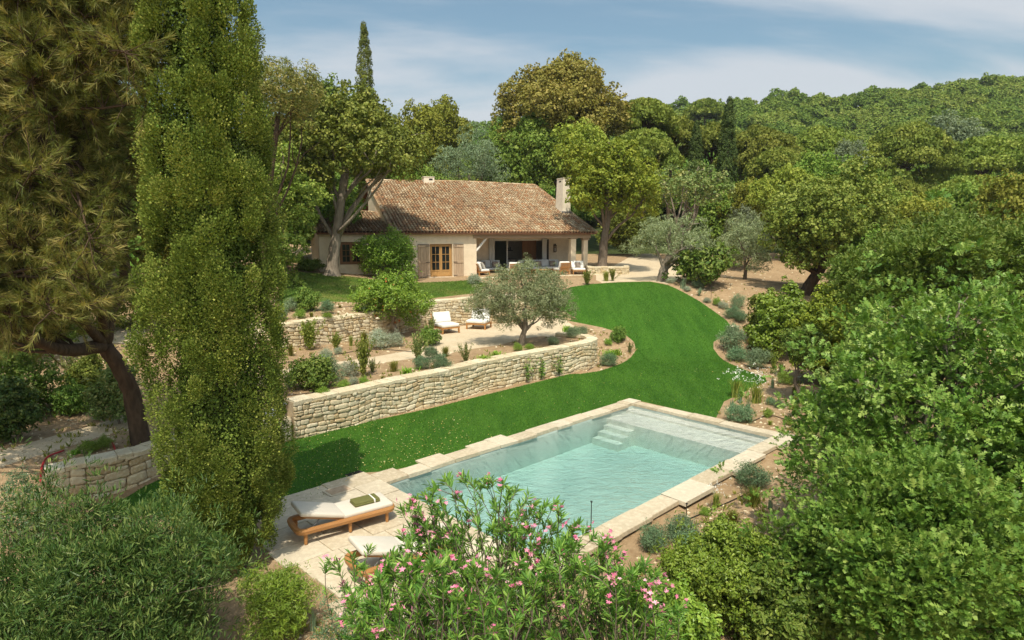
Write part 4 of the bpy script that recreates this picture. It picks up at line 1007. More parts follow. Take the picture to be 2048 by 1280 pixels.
def lounge_chair(loc, rz, label, group, W=1.0, D=1.0, seats=1, mt='white', back=True, slatback=False, sides=(0, 0), name='lounge_chair', cat='armchair', lean=22, seath=.30):
    """x across, front at -y; wooden platform, loose cushions"""
    t = empty(name, loc, rz, label, cat, group); w = W/2; f = MB(); z0 = seath-.07
    f.box((-w, -D/2, z0), (w, -D/2+.05, seath)); f.box((-w, D/2-.05, z0), (w, D/2, seath)); f.box((-w, -D/2+.05, z0), (-w+.05, D/2-.05, seath)); f.box((w-.05, -D/2+.05, z0), (w, D/2-.05, seath))
    n = int(W/.11)
    for i in range(n): f.box((-w+.06+i*(W-.12)/n, -D/2+.051, seath-.03), (-w+.06+(i+.7)*(W-.12)/n, D/2-.051, seath-.008))
    f.build('frame', MT['teak'], t)
    for x in (-w+.04, w-.04):
        for y in (-D/2+.04, D/2-.04): lg = MB(); lg.box((x-.035, y-.035, 0), (x+.035, y+.035, z0)); lg.build('leg', MT['teak'], t)
    a = R_(-lean)
    sw = (W-.02)/seats; bd = .20 if back else 0
    for i in range(seats):
        c = MB(); c.rbox((-w+.01+i*sw+.008, -D/2+.0, seath+.002), (-w+.01+(i+1)*sw-.008, D/2-bd, seath+.16), .05, 3); c.build('seat_cushion', MT[mt], t, True)
        if back:
            c = MB(); Rm = Matrix.Translation((-w+.01+(i+.5)*sw, D/2-.26, seath+.17)) @ Matrix.Rotation(a, 4, 'X'); c.rbox((-sw/2+.012, -.05, 0), (sw/2-.012, .12, .52), .05, 3, mat=Rm); c.build('back_cushion', MT[mt], t, True)
    if back:
        b = MB(); Rm = Matrix.Translation((0, D/2-.09, seath)) @ Matrix.Rotation(a*.8, 4, 'X')
        b.box((-w, .0, 0), (-w+.045, .04, .5)) if False else None
        for i in range(int(W/.085) if slatback else int(W/.3)): x = -w+.03+i*(W-.06)/(int(W/.085) if slatback else int(W/.3)); b.rbox((x, .03, -.02), (x+(.06 if slatback else .035), .055, .56), .006, mat=Rm)
        b.rbox((-w, .028, .54), (w, .062, .60), .006, mat=Rm); b.rbox((-w, .028, .22), (w, .062, .27), .006, mat=Rm); b.build('backrest', MT['teak'], t)
    for sd in (-1, 1):
        if sides[0 if sd < 0 else 1]:
            ar = MB(); ar.box((sd*w-(.05 if sd > 0 else 0), -D/2+.05, seath), (sd*w+(.05 if sd < 0 else 0), D/2-.05, seath+.30)); ar.build('arm', MT['teak'], t)
    return t
c1 = P(890, 667, 1.05)
lounge_chair((c1[0], c1[1]+.38, 1.055), .62, 'white cushioned low garden chair on the gravel, left one before the rubble wall', 'low garden chairs', .98, 1.05)
c2 = P(957, 659, 1.05)
lounge_chair((c2[0], c2[1]+.45, 1.055), -.30, 'white cushioned low garden chair on the gravel, half behind the small olive tree', 'low garden chairs', 1.05, .98)
pt3 = (HW(6.55, 1.9, 2.855)); 
def hp(s, d, z=0): return HW(s, d, 2.857+z)
lounge_chair(hp(6.1, 2.1), TH, 'pale grey two seat sofa against the back of the terrace, left side', 'terrace sofas', 2.3, .95, 3, 'greyc', name='sofa', cat='sofa', lean=12)
lounge_chair(hp(10.25, 1.75), TH, 'long pale grey sofa with taupe cushions on the terrace, right side', 'terrace sofas', 3.4, .95, 4, 'greyc', name='sofa', cat='sofa', lean=12)
lounge_chair(hp(5.05, .4), TH-1.35+3.14, 'armchair with a white throw over its wooden side, left end of the terrace', 'terrace armchairs', .9, .9, 1, 'white', True, True)
lounge_chair(hp(7.15, -.45), TH+math.pi-.1, 'armchair with slatted teak back turned to the garden, in front of the left sofa', 'terrace armchairs', .85, .9, 1, 'white', True, True)
lounge_chair(hp(10.9, -.55), TH+math.pi+.1, 'armchair with slatted teak back turned to the garden, in front of the long sofa', 'terrace armchairs', .85, .9, 1, 'white', True, True)
lounge_chair(hp(12.15, -.75), TH-.28, 'white cushioned armchair facing the garden at the right end of the terrace', 'terrace armchairs', .95, .9, 1, 'white')
ct = empty('coffee_table', hp(9.6, .35), TH, 'low teak coffee table in front of the long grey sofa', 'table')
mb = MB(); mb.rbox((-.55, -.35, .30), (.55, .35, .35), .01); mb.build('table_top', MT['teak'], ct)
for x in (-.5, .5):
    for y in (-.3, .3): mb = MB(); mb.box((x-.03, y-.03, 0), (x+.03, y+.03, .299)); mb.build('leg', MT['teak'], ct)
for s, d, lb_ in ((9.15, 1.72, 'taupe cushion at the left end of the long grey terrace sofa'), (10.15, 1.72, 'taupe cushion in the middle of the long grey terrace sofa'), (11.3, 1.75, 'dark taupe cushion at the right end of the long grey terrace sofa'), (5.75, 2.0, 'taupe cushion on the left grey sofa, nearer the corner'), (6.75, 2.0, 'taupe cushion on the left grey sofa, nearer the room opening')):
    cushion('cushion', hp(s, d, .47), TH, -.3, .44, MT['taupe'], lb_, 'taupe cushions')
cushion('cushion', hp(12.2, -.62, .47), TH-.28, -.35, .40, MT['taupe'], 'taupe cushion on the white armchair at the right end of the terrace', 'taupe cushions')
ics = inh('indoor_sofa', 'low cream sofa indoors, seen through the terrace opening', 'sofa', 7.9, 3.75, 0)
mb = MB(); mb.rbox((-1.0, -.35, .08), (1.0, .4, .42), .05, 3); mb.build('seat', MT['cream'], ics, True)
mb = MB(); mb.rbox((-1.0, -.45, .42), (1.0, -.2, .82), .06, 3); mb.build('backrest', MT['cream'], ics, True)
cushion('cushion', hp(8.75, 3.45, .5), TH+.3, -.2, .48, MT['taupe'], 'large taupe cushion standing indoors just past the terrace opening', 'taupe cushions')
tb = MB(); V = []
for i in range(7):
    for j in range(5): V.append((-.28+.14*j, [-.30,-.18,-.02,.14,.19,.24,.27][i], [.32,.62,.80,.86,.62,.36,.14][i]+.012*math.sin(j*2+i)))
tb.add(V, [(i*5+j, i*5+j+1, i*5+j+6, i*5+j+5) for i in range(6) for j in range(4)])
th = tb.build('throw_blanket', MT['white'], smooth=True); th.location = hp(4.98, .38, .12); th.rotation_euler = (0, 0, TH-1.4+3.14); tag(th, 'white fringed throw draped over the left terrace armchair', 'blanket')
so = th.modifiers.new('thick', 'SOLIDIFY'); so.thickness = .025
# ------------------------------------------------------------------ trees: materials
MT['bark'] = barkmat('grey brown bark', (.10,.075,.055), (.27,.215,.165))
MT['barkpale'] = barkmat('pale cork bark', (.16,.125,.095), (.40,.335,.265))
MT['barkdark'] = barkmat('dark pine bark', (.05,.034,.024), (.15,.10,.065))
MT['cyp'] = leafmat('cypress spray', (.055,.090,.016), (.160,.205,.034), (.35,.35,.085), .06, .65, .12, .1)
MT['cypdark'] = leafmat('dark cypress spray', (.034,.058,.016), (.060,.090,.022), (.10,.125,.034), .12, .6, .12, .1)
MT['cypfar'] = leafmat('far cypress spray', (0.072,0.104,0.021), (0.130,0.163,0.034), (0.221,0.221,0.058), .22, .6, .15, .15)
MT['pineneedle'] = leafmat('pine needles', (.065,.095,.018), (.165,.175,.040), (.42,.34,.125), .2, .5, .25, .1)
MT['pinefar'] = leafmat('umbrella pine needles', (.085,.125,.020), (.165,.200,.034), (.26,.275,.06), .17, .6, .15, .25)
MT['oak'] = leafmat('oak leaf', (.048,.098,.015), (.110,.170,.026), (.22,.26,.06), .17, .5, .25, .3)
MT['oaknear'] = leafmat('pale oak leaf', (.052,.112,.017), (.125,.205,.032), (.31,.37,.10), .17, .42, .35, .15)
MT['holm'] = leafmat('evergreen oak leaf', (.080,.120,.020), (.165,.205,.034), (.30,.315,.075), .17, .55, .2, .3)
MT['yellowgreen'] = leafmat('yellow green leaf', (.110,.170,.018), (.195,.250,.028), (.33,.36,.05), .17, .5, .2, .2)
MT['bright'] = leafmat('bright green leaf', (.085,.155,.018), (.155,.245,.028), (.28,.36,.060), .17, .4, .35, .2)
MT['euca'] = leafmat('olive brown leaf', (.140,.145,.027), (.245,.225,.050), (.37,.305,.092), .17, .6, .15, .1)
MT['olivel'] = leafmat('olive leaf', (0.101,0.128,0.061), (0.189,0.223,0.108), (0.338,0.358,0.203), .17, .5, .3, .15)
MT['greygreen'] = leafmat('grey green leaf', (0.087,0.131,0.072), (0.160,0.217,0.123), (0.246,0.290,0.174), .17, .6, .15, .15)
MT['darkshrub'] = leafmat('dark shrub leaf', (.022,.055,.013), (.060,.110,.022), (.20,.24,.07), .17, .45, .3, .1)
MT['wood'] = leafmat('hill wood leaf', (.080,.135,.022), (.145,.200,.032), (.24,.28,.06), .17, .6, .12, .45)
MT['oleander'] = leafmat('oleander leaf', (0.068,0.162,0.030), (0.135,0.270,0.047), (0.257,0.378,0.081), .3, .4, .35, 0)
MT['pink'] = leafmat('pink petal', (.62,.16,.30), (.74,.30,.42), (.82,.50,.58), .3, .6, .1, 0, (1.1,.8,.9))
MT['silver'] = leafmat('silver leaf', (.17,.20,.145), (.27,.31,.235), (.38,.41,.32), .2, .7, .1, .2)
MT['sage'] = leafmat('sage green leaf', (0.065,0.117,0.065), (0.117,0.189,0.098), (0.195,0.260,0.143), .17, .6, .15, .25)
MT['iris'] = leafmat('iris blade', (.10,.165,.10), (.17,.24,.15), (.28,.33,.22), .25, .5, .3, .15)
MT['daylily'] = leafmat('daylily blade', (.10,.21,.02), (.18,.31,.035), (.30,.40,.07), .3, .5, .2, .15)
MT['tuft'] = leafmat('grassy tuft', (.10,.15,.025), (.19,.21,.045), (.33,.30,.09), .25, .6, .1, .35)
MT['loose'] = leafmat('loose shrub leaf', (.075,.115,.032), (.15,.185,.055), (.30,.27,.11), .17, .5, .2, .3)
MT['whitefl'] = plain('white petals', (.80,.80,.74), .8, .1, .04)
MT['orange'] = plain('orange fruit', (.50,.13,.03), .5, .3, .15)
rg = np.random.default_rng
def Z(zf, x, y): return float(zf(np.array(x), np.array(y)))
def base_at(x, y, Y, zf=None):
    p = A(x, y, Y)
    return np.array([p[0], p[1], Z(zf, p[0], p[1])]) if zf else p
def fan(H, r, n, seed, spread=.25, tilt=.12):
    rng = rg(seed); return [(rng.normal()*tilt*0, 0, 0)]
def path_up(h, lean=(0, 0), wig=.1, seed=0, n=4):
    rng = rg(seed); return [(lean[0]*(i/n)**1.3+rng.normal()*wig*(i > 0), lean[1]*(i/n)**1.3+rng.normal()*wig*(i > 0), h*i/n-(.25 if i == 0 else 0)) for i in range(n+1)]

# ------------------------------------------------------------------ foreground cypress
def big_cypress():
    rng = rg(101); base = np.array([-4.98, 10.55, -.05]); H = 11.9
    def Rz(z):
        t = np.asarray(z)/H
        lo = np.interp(t, [0, .04, .12, .22, .40, .60, .78, .90, 1.0], [.38, .66, .88, .98, 1.01, .93, .76, .50, .10]); return lo
    n = 640; z = H*(rng.uniform(0.02, 1, n)**.92); th = rng.uniform(0, 2*np.pi, n)
    lob = .10*np.sin(3*th+z*.7)+.07*np.sin(5*th-z*1.3+1)
    r = Rz(z)*(.90+lob*.6+rng.normal(size=n)*.065)
    cx = r*np.cos(th); cyy = r*np.sin(th); out = np.c_[np.cos(th), np.sin(th), 0*th]
    k = 560; cr = rng.uniform(.11, .25, n)*np.clip(Rz(z)/.9, .35, 1.05)
    d = nrmz(rng.normal(size=(n*k, 3))); d[:, 2] *= 1; rad = np.repeat(cr, k)*rng.uniform(.55, 1.05, n*k)
    oo = np.repeat(out, k, 0)
    # more of the clump faces outward
    flip = np.sum(d*oo, 1) < -.25; d[flip] = -d[flip]
    C = np.repeat(np.c_[cx, cyy, z], k, 0)+d*rad[:, None]*np.array([1, 1, 1.75])
    O = nrmz(d*.9+oo*.35); D = nrmz(d*.7+oo*.35+np.array([0, 0, .75])+rng.normal(size=d.shape)*.35)
    Nn = nrmz(O+rng.normal(size=d.shape)*.24)
    rn = np.clip(np.repeat(rng.uniform(0, 1, n), k)*.4+rng.uniform(0, 1, n*k)*.6, 0, 1)
    a = leaf_arrays(rng, C, D, Nn, rng.uniform(.022, .044, n*k), 'wide', rn)
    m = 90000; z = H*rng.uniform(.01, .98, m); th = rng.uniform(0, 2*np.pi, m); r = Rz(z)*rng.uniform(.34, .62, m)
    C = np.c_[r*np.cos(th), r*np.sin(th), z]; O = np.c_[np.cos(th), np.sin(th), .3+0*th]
    b = scatter_leaves(rng, C, nrmz(O), .06, 'spray', .8, .1, .7, .9, rng.uniform(0, .5, m))  # inner layer keeps to the darker leaf tones: shade between clumps put into colour
    # side lobe low on the right
    V, F, r_ = join([a, b])
    t = empty('cypress_tree', base, 0, 'huge columnar cypress in the left foreground, filling the picture height', 'tree')
    link('crown', np_mesh('crown', V, F, r_), MT['cyp'], t)
    mb = MB(); mb.tube([(0, 0, -.3), (.02, 0, 1.2), (0, .03, 5), (0, 0, 10.5)], [.30, .22, .18, .04], 10, wob=.1); mb.build('trunk', MT['bark'], t, True)
big_cypress()
def cyp_proto(seed, n=9000, H=10., R=.95, size=.16, clump=18):
    rng = rg(seed); m = n//clump
    z = H*rng.uniform(.02, 1, m)**.95; th = rng.uniform(0, 6.283, m); t = z/H
    r = R*np.interp(t, [0, .08, .3, .6, .85, 1], [.55, .9, 1, .84, .52, .06])*(.85+.15*np.sin(3*th+z)+rng.normal(size=m)*.06)
    c = np.c_[r*np.cos(th), r*np.sin(th), z]; o = np.c_[np.cos(th), np.sin(th), 0*th]
    d = nrmz(rng.normal(size=(m*clump, 3))+np.repeat(o, clump, 0)*.7); C = np.repeat(c, clump, 0)+d*size*1.3*np.array([1, 1, 1.5]); O = nrmz(d+np.repeat(o, clump, 0)*.4)
    rn = np.clip(np.repeat(rng.uniform(0, 1, m), clump)*.45+rng.uniform(0, 1, m*clump)*.55, 0, 1)
    a = scatter_leaves(rng, C, O, size, 'wide', 1, .1, .4, 1.2, rn)
    m2 = n//3; z = H*rng.uniform(.0, .97, m2); th = rng.uniform(0, 6.283, m2); r = R*.6*np.interp(z/H, [0, .1, .3, .6, .85, 1], [.55, .85, 1, .8, .5, .05])
    b = scatter_leaves(rng, np.c_[r*np.cos(th), r*np.sin(th), z], np.c_[np.cos(th), np.sin(th), 0*th], size*1.4, 'spray', .8, .1, .8, 1.)
    return np_mesh('crown', *join([a, b]))
def simple_trunk(h, r, seed=1):
    mb = MB(); random.seed(seed); mb.tube([(0, 0, -.6), (0, 0, h*.4), (.05, 0, h)], [r*1.3, r, r*.3], 8, wob=.1); return mb.mesh('trunk', True)
def far_cypress(x, ytop, ybase, Y, width_px, seed, label, n=9000):
    top = A(x, ytop, Y); zb = max(Z(zH, top[0], top[1]), 2.5) if Y > 62 else 3.0
    H = top[2]-zb; R = width_px*Y/FPX/2
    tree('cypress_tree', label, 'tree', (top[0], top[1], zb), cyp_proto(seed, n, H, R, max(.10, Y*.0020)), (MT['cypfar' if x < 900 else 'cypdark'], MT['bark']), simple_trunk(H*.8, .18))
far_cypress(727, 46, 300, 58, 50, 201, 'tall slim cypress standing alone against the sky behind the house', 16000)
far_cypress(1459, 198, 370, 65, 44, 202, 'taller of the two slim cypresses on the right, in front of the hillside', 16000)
far_cypress(1394, 244, 350, 66, 36, 203, 'shorter of the two slim cypresses, left of the taller one by the hillside', 13000)

# ------------------------------------------------------------------ foreground pine on the left
def tufts(rng, C, D, ln, nn=26, spread=.9, back=.0):
    n = len(C); Dd = np.repeat(nrmz(D), nn, 0); g = nrmz(rng.normal(size=(n*nn, 3)))
    d = nrmz(Dd*1.0+g*spread); along = rng.uniform(-.5, .35, n*nn)[:, None]*ln
    Cc = np.repeat(C, nn, 0)+Dd*along
    rn = np.clip(np.repeat(rng.uniform(0, 1, n), nn)*.6+rng.uniform(0, 1, n*nn)*.4, 0, 1)
    return leaf_arrays(rng, Cc, d, nrmz(rng.normal(size=(n*nn, 3))), ln*rng.uniform(.7, 1.2, n*nn), 'needle', rn)
def big_pine():
    rng = rg(111); random.seed(111); base = A(275, 872, 15.4); base[2] = Z(zT1, base[0], base[1])-.1
    t = empty('pine_tree', base, 0, 'large leaning pine with brownish needles at the left edge, behind the cypress', 'tree')
    loc = lambda x, y, Y: A(x, y, Y)-base
    mb = MB(); F0 = loc(208, 690, 14.9)
    tp = [(.12, 0, -.4)]+[loc(266, 800, 15.3), loc(245, 745, 15.1), F0]
    mb.tube(smooth_path(tp, 4), [.26, .23, .21, .2, .2, .19, .19, .19, .18, .18, .18, .17, .17], 10, wob=.12)
    mains = [[F0, loc(150, 700, 13.8), loc(90, 690, 12.6), loc(20, 640, 11.6), loc(-70, 560, 10.8)],
             [F0, loc(222, 620, 15), loc(250, 560, 15.2), loc(235, 440, 14.6), loc(200, 300, 13.8), loc(170, 140, 13)],
             [F0, loc(200, 600, 14), loc(130, 480, 12.4), loc(90, 330, 11.4), loc(70, 150, 10.8), loc(40, -40, 10.5)],
             [F0, loc(140, 610, 13.2), loc(40, 500, 11.6), loc(-60, 380, 10.8)]]
    nodes = []
    for i, q in enumerate(mains):
        s = smooth_path(q, 5); k = len(s); mb.tube(s, [(.17 if i < 2 else .12)*(1-.75*j/(k-1)) for j in range(k)], 8, wob=.12); nodes += s[5:]
    TP, TD = [], []
    nodes = [np.array(q) for q in nodes]
    # secondary branches of the crown; last ones, left of frame, added to cast shadow
    for i in range(350):
        while True:
            x, y = (rng.uniform(-140, 300), rng.uniform(-160, 660)) if i < 230 else (rng.uniform(-140, 230), rng.uniform(430, 680)) if i < 280 else (rng.uniform(-700, -100), rng.uniform(-100, 600))
            Y = rng.uniform(9.6, 14.5)
            lim = 300 if y < 430 else 300-(y-430)*.62
            if x < lim: break
        e = loc(x, y, Y); nd = min(nodes, key=lambda q: np.linalg.norm(q-e)+rng.uniform(0, 1.2))
        q = limb(mb, nd, e, .045, .010, rng, .12, 7, 5, .15)
        for j in range(3, 8):
            for s in range(5):
                a = np.array(q[j]); dd = np.array(q[j])-np.array(q[j-2]); dd /= max(np.linalg.norm(dd), .01)
                dr = nrmz((dd*.7+rng.normal(size=3)*.75+np.array([0, 0, .35]))[None])[0]; L = rng.uniform(.25, .75)
                b = a+dr*L; mb.tube([a, (a+b)/2+rng.normal(size=3)*.03, b], [.010, .007, .005], 4, caps=False)
                for f in (1.0, .72, .45):
                    TP.append(a+(b-a)*f); TD.append(dr+rng.normal(size=3)*.2)
    TP = np.array(TP); TD = np.array(TD)
    V, F, r = tufts(rng, TP, TD, .145, 26, .75)
    link('crown', np_mesh('crown', V, F, r), MT['pineneedle'], t)
    mb.build('trunk', MT['barkdark'], t, True)
big_pine()
# ------------------------------------------------------------------ trees placed one by one
def ptree(name, label, seed, Y, c, r, base, zf, mats, n, size, nb=16, shape='wide', tr=.3, frac=(.32, .5), nl=8, clump=28, mode='puff', group=None, dy=.9, low=-.35, cat='tree', bY=None, leanmid=None, flare=1.5, start=.55, blobs=None, spread=.72, out=.45, up=.25, fill=.2, clr=1., sag=.14, dirup=.1, sprig=.5, twigs=2):
    rng = rg(seed); bY = bY or Y
    b = A(base[0], base[1], bY); b[2] = Z(zf, b[0], b[1])
    k = Y/FPX; cc = A(c[0], c[1], Y)-b; rr = np.array([r[0]*k, r[0]*k*dy, r[1]*k])
    if cat == 'shrub':
        tp_ = cc[2]+rr[2]; cc = np.array([cc[0], cc[1], tp_*.5]); rr = np.array([rr[0], rr[1], max(rr[2], tp_*.52)])
    B = crown_blobs(rng, cc, rr, nb, frac, low, spread=spread)
    if blobs:
        ex = []
        for (x, y, Yb, q) in blobs: p = A(x, y, Yb)-b; q *= Yb/FPX; ex.append(np.r_[p, q, q, q*.8])
        B = np.array(ex) if c is None or nb == 0 else np.vstack([B, ex])
    top = cc-np.array([0, 0, rr[2]*.35]); mid = leanmid if leanmid is not None else top*.5+np.array([rng.normal()*.15, 0, 0])
    tk = trunk_mesh('trunk', seed, [(0, 0, -.4), tuple(mid*.5), tuple(mid), tuple(top)], tr, B[B[:, 3] > np.median(B[:, 3])], nl, start=start, flare=flare, sag=sag, twigs=twigs) if tr else None
    cm = crown_mesh('crown', seed+1, B, n, size, shape, clump, clr, up=up, fill=fill, dirup=dirup, mode=mode, low=max(low-.3, -.95), sprig=sprig)
    return tree(name, label, cat, b, cm, mats, tk, group)
bk, bp, bd = MT['bark'], MT['barkpale'], MT['barkdark']
# around the house
ptree('oak_tree', 'spreading oak with twisted pale limbs growing in front of the house annex', 301, 39.5, (690, 300), (135, 95), (662, 543), zT2, (MT['holm'], bp), 34000, .17, 18, tr=.42, nl=8, frac=(.3, .45), low=-.25, flare=1.9, start=.45, leanmid=np.array([.45, 0, 2.6]), group=None,
      blobs=[(600, 235, 39, 48), (790, 330, 39, 40), (620, 360, 38, 42), (590, 430, 38, 30), (825, 290, 40, 34), (560, 330, 37, 40)])
ptree('evergreen_tree', 'tall loose olive green tree right behind the big cypress, left of the oak', 302, 35, (560, 440), (62, 140), (560, 625), zT2, (MT['holm'], bk), 12000, .13, 14, tr=.16, nl=7, low=-.9, frac=(.34, .5))
ptree('shrub', 'round bright green shrub against the cream wall beside the french door', 303, 40.6, (772, 505), (54, 44), (772, 556), zT2, (MT['bright'], bk), 9000, .12, 14, tr=.1, nl=4, low=-.7, cat='shrub', shape='oval', frac=(.3, .42), clump=8)
ptree('pine_tree', 'olive and rust coloured pine in front of the sky, just right of the big cypress', 304, 30, (555, 205), (85, 62), (520, 560), zT2, (MT['pineneedle'], bd), 11000, .17, 14, 'needle' and 'slim', tr=.2, nl=8, frac=(.32, .5), blobs=[(615, 190, 30, 26), (530, 150, 30, 30), (590, 235, 31, 34)])
ptree('oak_tree', 'rounded yellow green oak standing in the stone planter beside the chimney end of the house', 305, 47.3, (1222, 376), (92, 84), (1204, 522), lambda x, y: 0*x+3.3, (MT['yellowgreen'], bk), 24000, .17, 18, tr=.38, nl=10, frac=(.3, .45), start=.5, blobs=[(1275, 405, 47, 40), (1235, 320, 48, 40)])
ptree('euca_tree'.replace('euca_', 'broadleaf_'), 'very large billowing olive brown tree rising above everything behind the house', 306, 72, (1120, 225), (105, 95), (1120, 400), zH, (MT['euca'], bk), 42000, .26, 26, tr=.5, nl=6, frac=(.28, .42), low=-.55, blobs=[(1040, 275, 70, 42), (1215, 235, 73, 40), (1085, 180, 72, 45), (1150, 175, 72, 46)], clump=22, clr=1.1)
ptree('willow_tree', 'feathery blue grey tree directly behind the house roof', 307, 60, (938, 330), (72, 52), (938, 420), zH, (MT['greygreen'], bk), 9000, .22, 12, 'slim', tr=.2, nl=5, low=-.5, dirup=1.0, up=.2)
ptree('cork_oak', 'open crowned cork oak with bare pale twisted branches, right of the planter oak', 308, 54, (1375, 385), (85, 46), (1345, 500), zL, (MT['loose'], bp), 6500, .18, 16, tr=.30, nl=12, frac=(.25, .4), fill=.08, sag=.25)
ptree('olive_tree', 'silvery old olive tree with a thick forked trunk at the top of the lawn', 309, 40.5, (1345, 487), (82, 40), (1322, 553), zL, (MT['olivel'], bp), 12000, .13, 16, 'slim', tr=.36, nl=9, frac=(.3, .42), low=-.35, flare=1.5, start=.3, blobs=[(1295, 485, 40.5, 26), (1415, 490, 40.5, 24)])
ptree('fig_shrub', 'big leaved dark green fig bush right of the silvery olive tree', 310, 39.2, (1400, 535), (58, 30), (1400, 568), zL, (MT['oak'], bk), 3200, .22, 12, 'oval', tr=.08, nl=8, low=-.4, cat='shrub', frac=(.32, .48))
ptree('olive_tree', 'soft grey green olive behind the fig bush', 311, 44, (1490, 495), (58, 52), (1490, 560), zL, (MT['olivel'], bk), 9000, .15, 12, 'slim', tr=.15, nl=5, low=-.8)
ptree('oak_tree', 'broad dark evergreen oak casting shade on the bare ground right of the lawn', 312, 38.5, (1668, 455), (125, 112), (1606, 572), zL, (MT['holm'], bd), 36000, .15, 22, tr=.4, nl=9, low=-.55, frac=(.3, .44), blobs=[(1575, 410, 38.5, 42), (1600, 500, 38, 36), (1760, 470, 38, 48)])
# garden trees on the terraces
ptree('pomegranate_tree', 'small bushy tree dotted with orange fruit beside the rubble wall', 313, 29.3, (788, 605), (64, 50), (797, 672), c105, (MT['bright'], bp), 16000, .09, 14, 'oval', tr=.13, nl=7, low=-.5, frac=(.32, .46), clump=9, blobs=[(735, 590, 29.3, 22)])
ptree('olive_tree', 'small round headed olive tree on the gravel terrace in front of the low white chairs', 314, 26.9, (1048, 598), (92, 56), (1040, 690), c105, (MT['olivel'], bp), 32000, .095, 18, 'slim', tr=.15, nl=8, low=-.75, frac=(.34, .5), start=.35, blobs=[(975, 610, 26.9, 34), (1115, 618, 27, 34), (1045, 562, 26.9, 38), (1000, 565, 26.8, 30)])
def fruits():
    rng = rg(5); c = A(788, 600, 29.3)
    t = [o for o in col.objects if o.name == 'pomegranate_tree'][0]
    for i in range(26):
        d = nrmz(rng.normal(size=(1, 3)))[0]; d[1] = -abs(d[1])*.8; mb = MB()
        p = c+d*np.array([1.35, 1.1, 1.05])-np.array(t.location); r = .045
        mb.tube([p-np.array([0, 0, r]), p-np.array([0, 0, r*.6]), p, p+np.array([0, 0, r*.6]), p+np.array([0, 0, r])], [r*.3, r*.85, r, r*.8, r*.25], 8); mb.build('fruit', MT['orange'], t, True)
fruits()
# right-hand side shrubs and trees
RS = [
 ('shrub', 'fresh green low shrub filling the gap between the oleanders and the bright small leaved shrub', 7.6, (1345, 1235), (75, 60), 'bright', 9000, .05, 'oval', 14),
 ('shrub', 'dark olive shrub under the pale leaved oak, right of the bright small leaved shrub', 8.6, (1590, 1190), (90, 90), 'oak', 12000, .06, 'oval', 16),
 ('conifer_shrub', 'bright lime green feathery conifer between the dark oak and the right hand hedge', 25, (1735, 555), (62, 52), 'bright', 9000, .09, 'slim', 12),
 ('shrub', 'yellow green rounded shrub in the middle of the right hand border', 24, (1655, 650), (58, 54), 'yellowgreen', 15000, .075, 'diamond', 16),
 ('small_tree', 'small oak like tree with a thin trunk in front of the yellow green shrub', 21.5, (1608, 697), (37, 48), 'oak', 7000, .07, 'oval', 12),
 ('shrub', 'mid green shrub above the border, below the dark evergreen oak', 29, (1560, 595), (55, 28), 'bright', 5000, .10, 'diamond', 10),
 ('shrub', 'low olive green shrub at the edge of the border, left of the mid green one', 30.5, (1530, 600), (26, 20), 'holm', 3000, .09, 'diamond', 8),
 ('shrub', 'fresh green glossy shrub low between the yellow green shrub and the big oaks', 18, (1735, 710), (60, 40), 'bright', 5500, .075, 'oval', 10),
 ('shrub', 'flat topped reddish green shrub below the glossy one, next to the near oak', 15.5, (1740, 765), (75, 36), 'loose', 6000, .06, 'oval', 10),
]
for i, (nm, lb_, Y, c, r, mt, n, sz, shp, nb) in enumerate(RS):
    p = A(c[0], c[1], Y)
    ptree(nm, lb_, 330+3*i, Y, c, r, (c[0], c[1]), zL, (MT[mt], bk), int(n*2.2), sz*1.15, nb, 'wide' if shp == 'diamond' else shp, tr=.06 if 'tree' not in nm else .07, nl=6, low=-.8 if 'tree' not in nm else -.3, cat='shrub' if 'tree' not in nm else 'tree', frac=(.34, .5), dy=1.0)
ptree('oak_tree', 'dark green oak filling the right edge above the pale leaved near oak', 351, 19, (1880, 560), (190, 120), (1880, 700), zL, (MT['oak'], bk), 40000, .12, 30, 'oak', tr=.22, nl=12, low=-.6, frac=(.18, .32), mode='rosette', sprig=1.2, clump=14, blobs=[(1760, 620, 19, 70), (2010, 520, 20, 80)])
ptree('oak_tree', 'bushy mid green oak at the right edge below the umbrella pines', 352, 27, (1905, 510), (150, 55), (1905, 600), zL, (MT['oak'], bk), 26000, .13, 22, 'oval', tr=.2, nl=6, low=-.6, frac=(.28, .42), clump=8)
ptree('oak_tree', 'pale leaved oak in the right foreground reaching from the pool bed to the right edge', 353, 10.4, (1890, 890), (265, 240), (1880, 1250), zL, (MT['oaknear'], bp), 36000, .132, 46, 'oak', tr=.16, nl=44, twigs=4, low=-.8, frac=(.13, .25), clump=13, fill=.06, clr=1.0, mode='rosette', spread=.9, sprig=1.5, blobs=[(1690, 830, 10.8, 70), (1650, 900, 10.5, 60), (1800, 660, 11, 70), (1960, 640, 10.8, 80), (1620, 960, 10.4, 40)])
ptree('oak_tree', 'deep green oak in the bottom right corner under the pale leaved one', 354, 8.0, (1830, 1130), (240, 190), (1800, 1420), zL, (MT['oak'], bk), 30000, .11, 34, 'oak', tr=.1, nl=30, twigs=3, low=-.8, frac=(.15, .28), clump=13, fill=.06, mode='rosette', sprig=1.5)
ptree('shrub', 'dense bright green small leaved shrub between the oleander and the right hand oaks', 355, 9.0, (1450, 1150), (125, 105), (1455, 1330), zL, (MT['bright'], bk), 42000, .048, 30, 'oval', tr=.05, nl=8, low=-.8, frac=(.16, .3), sprig=1.5, clump=18, cat='shrub')
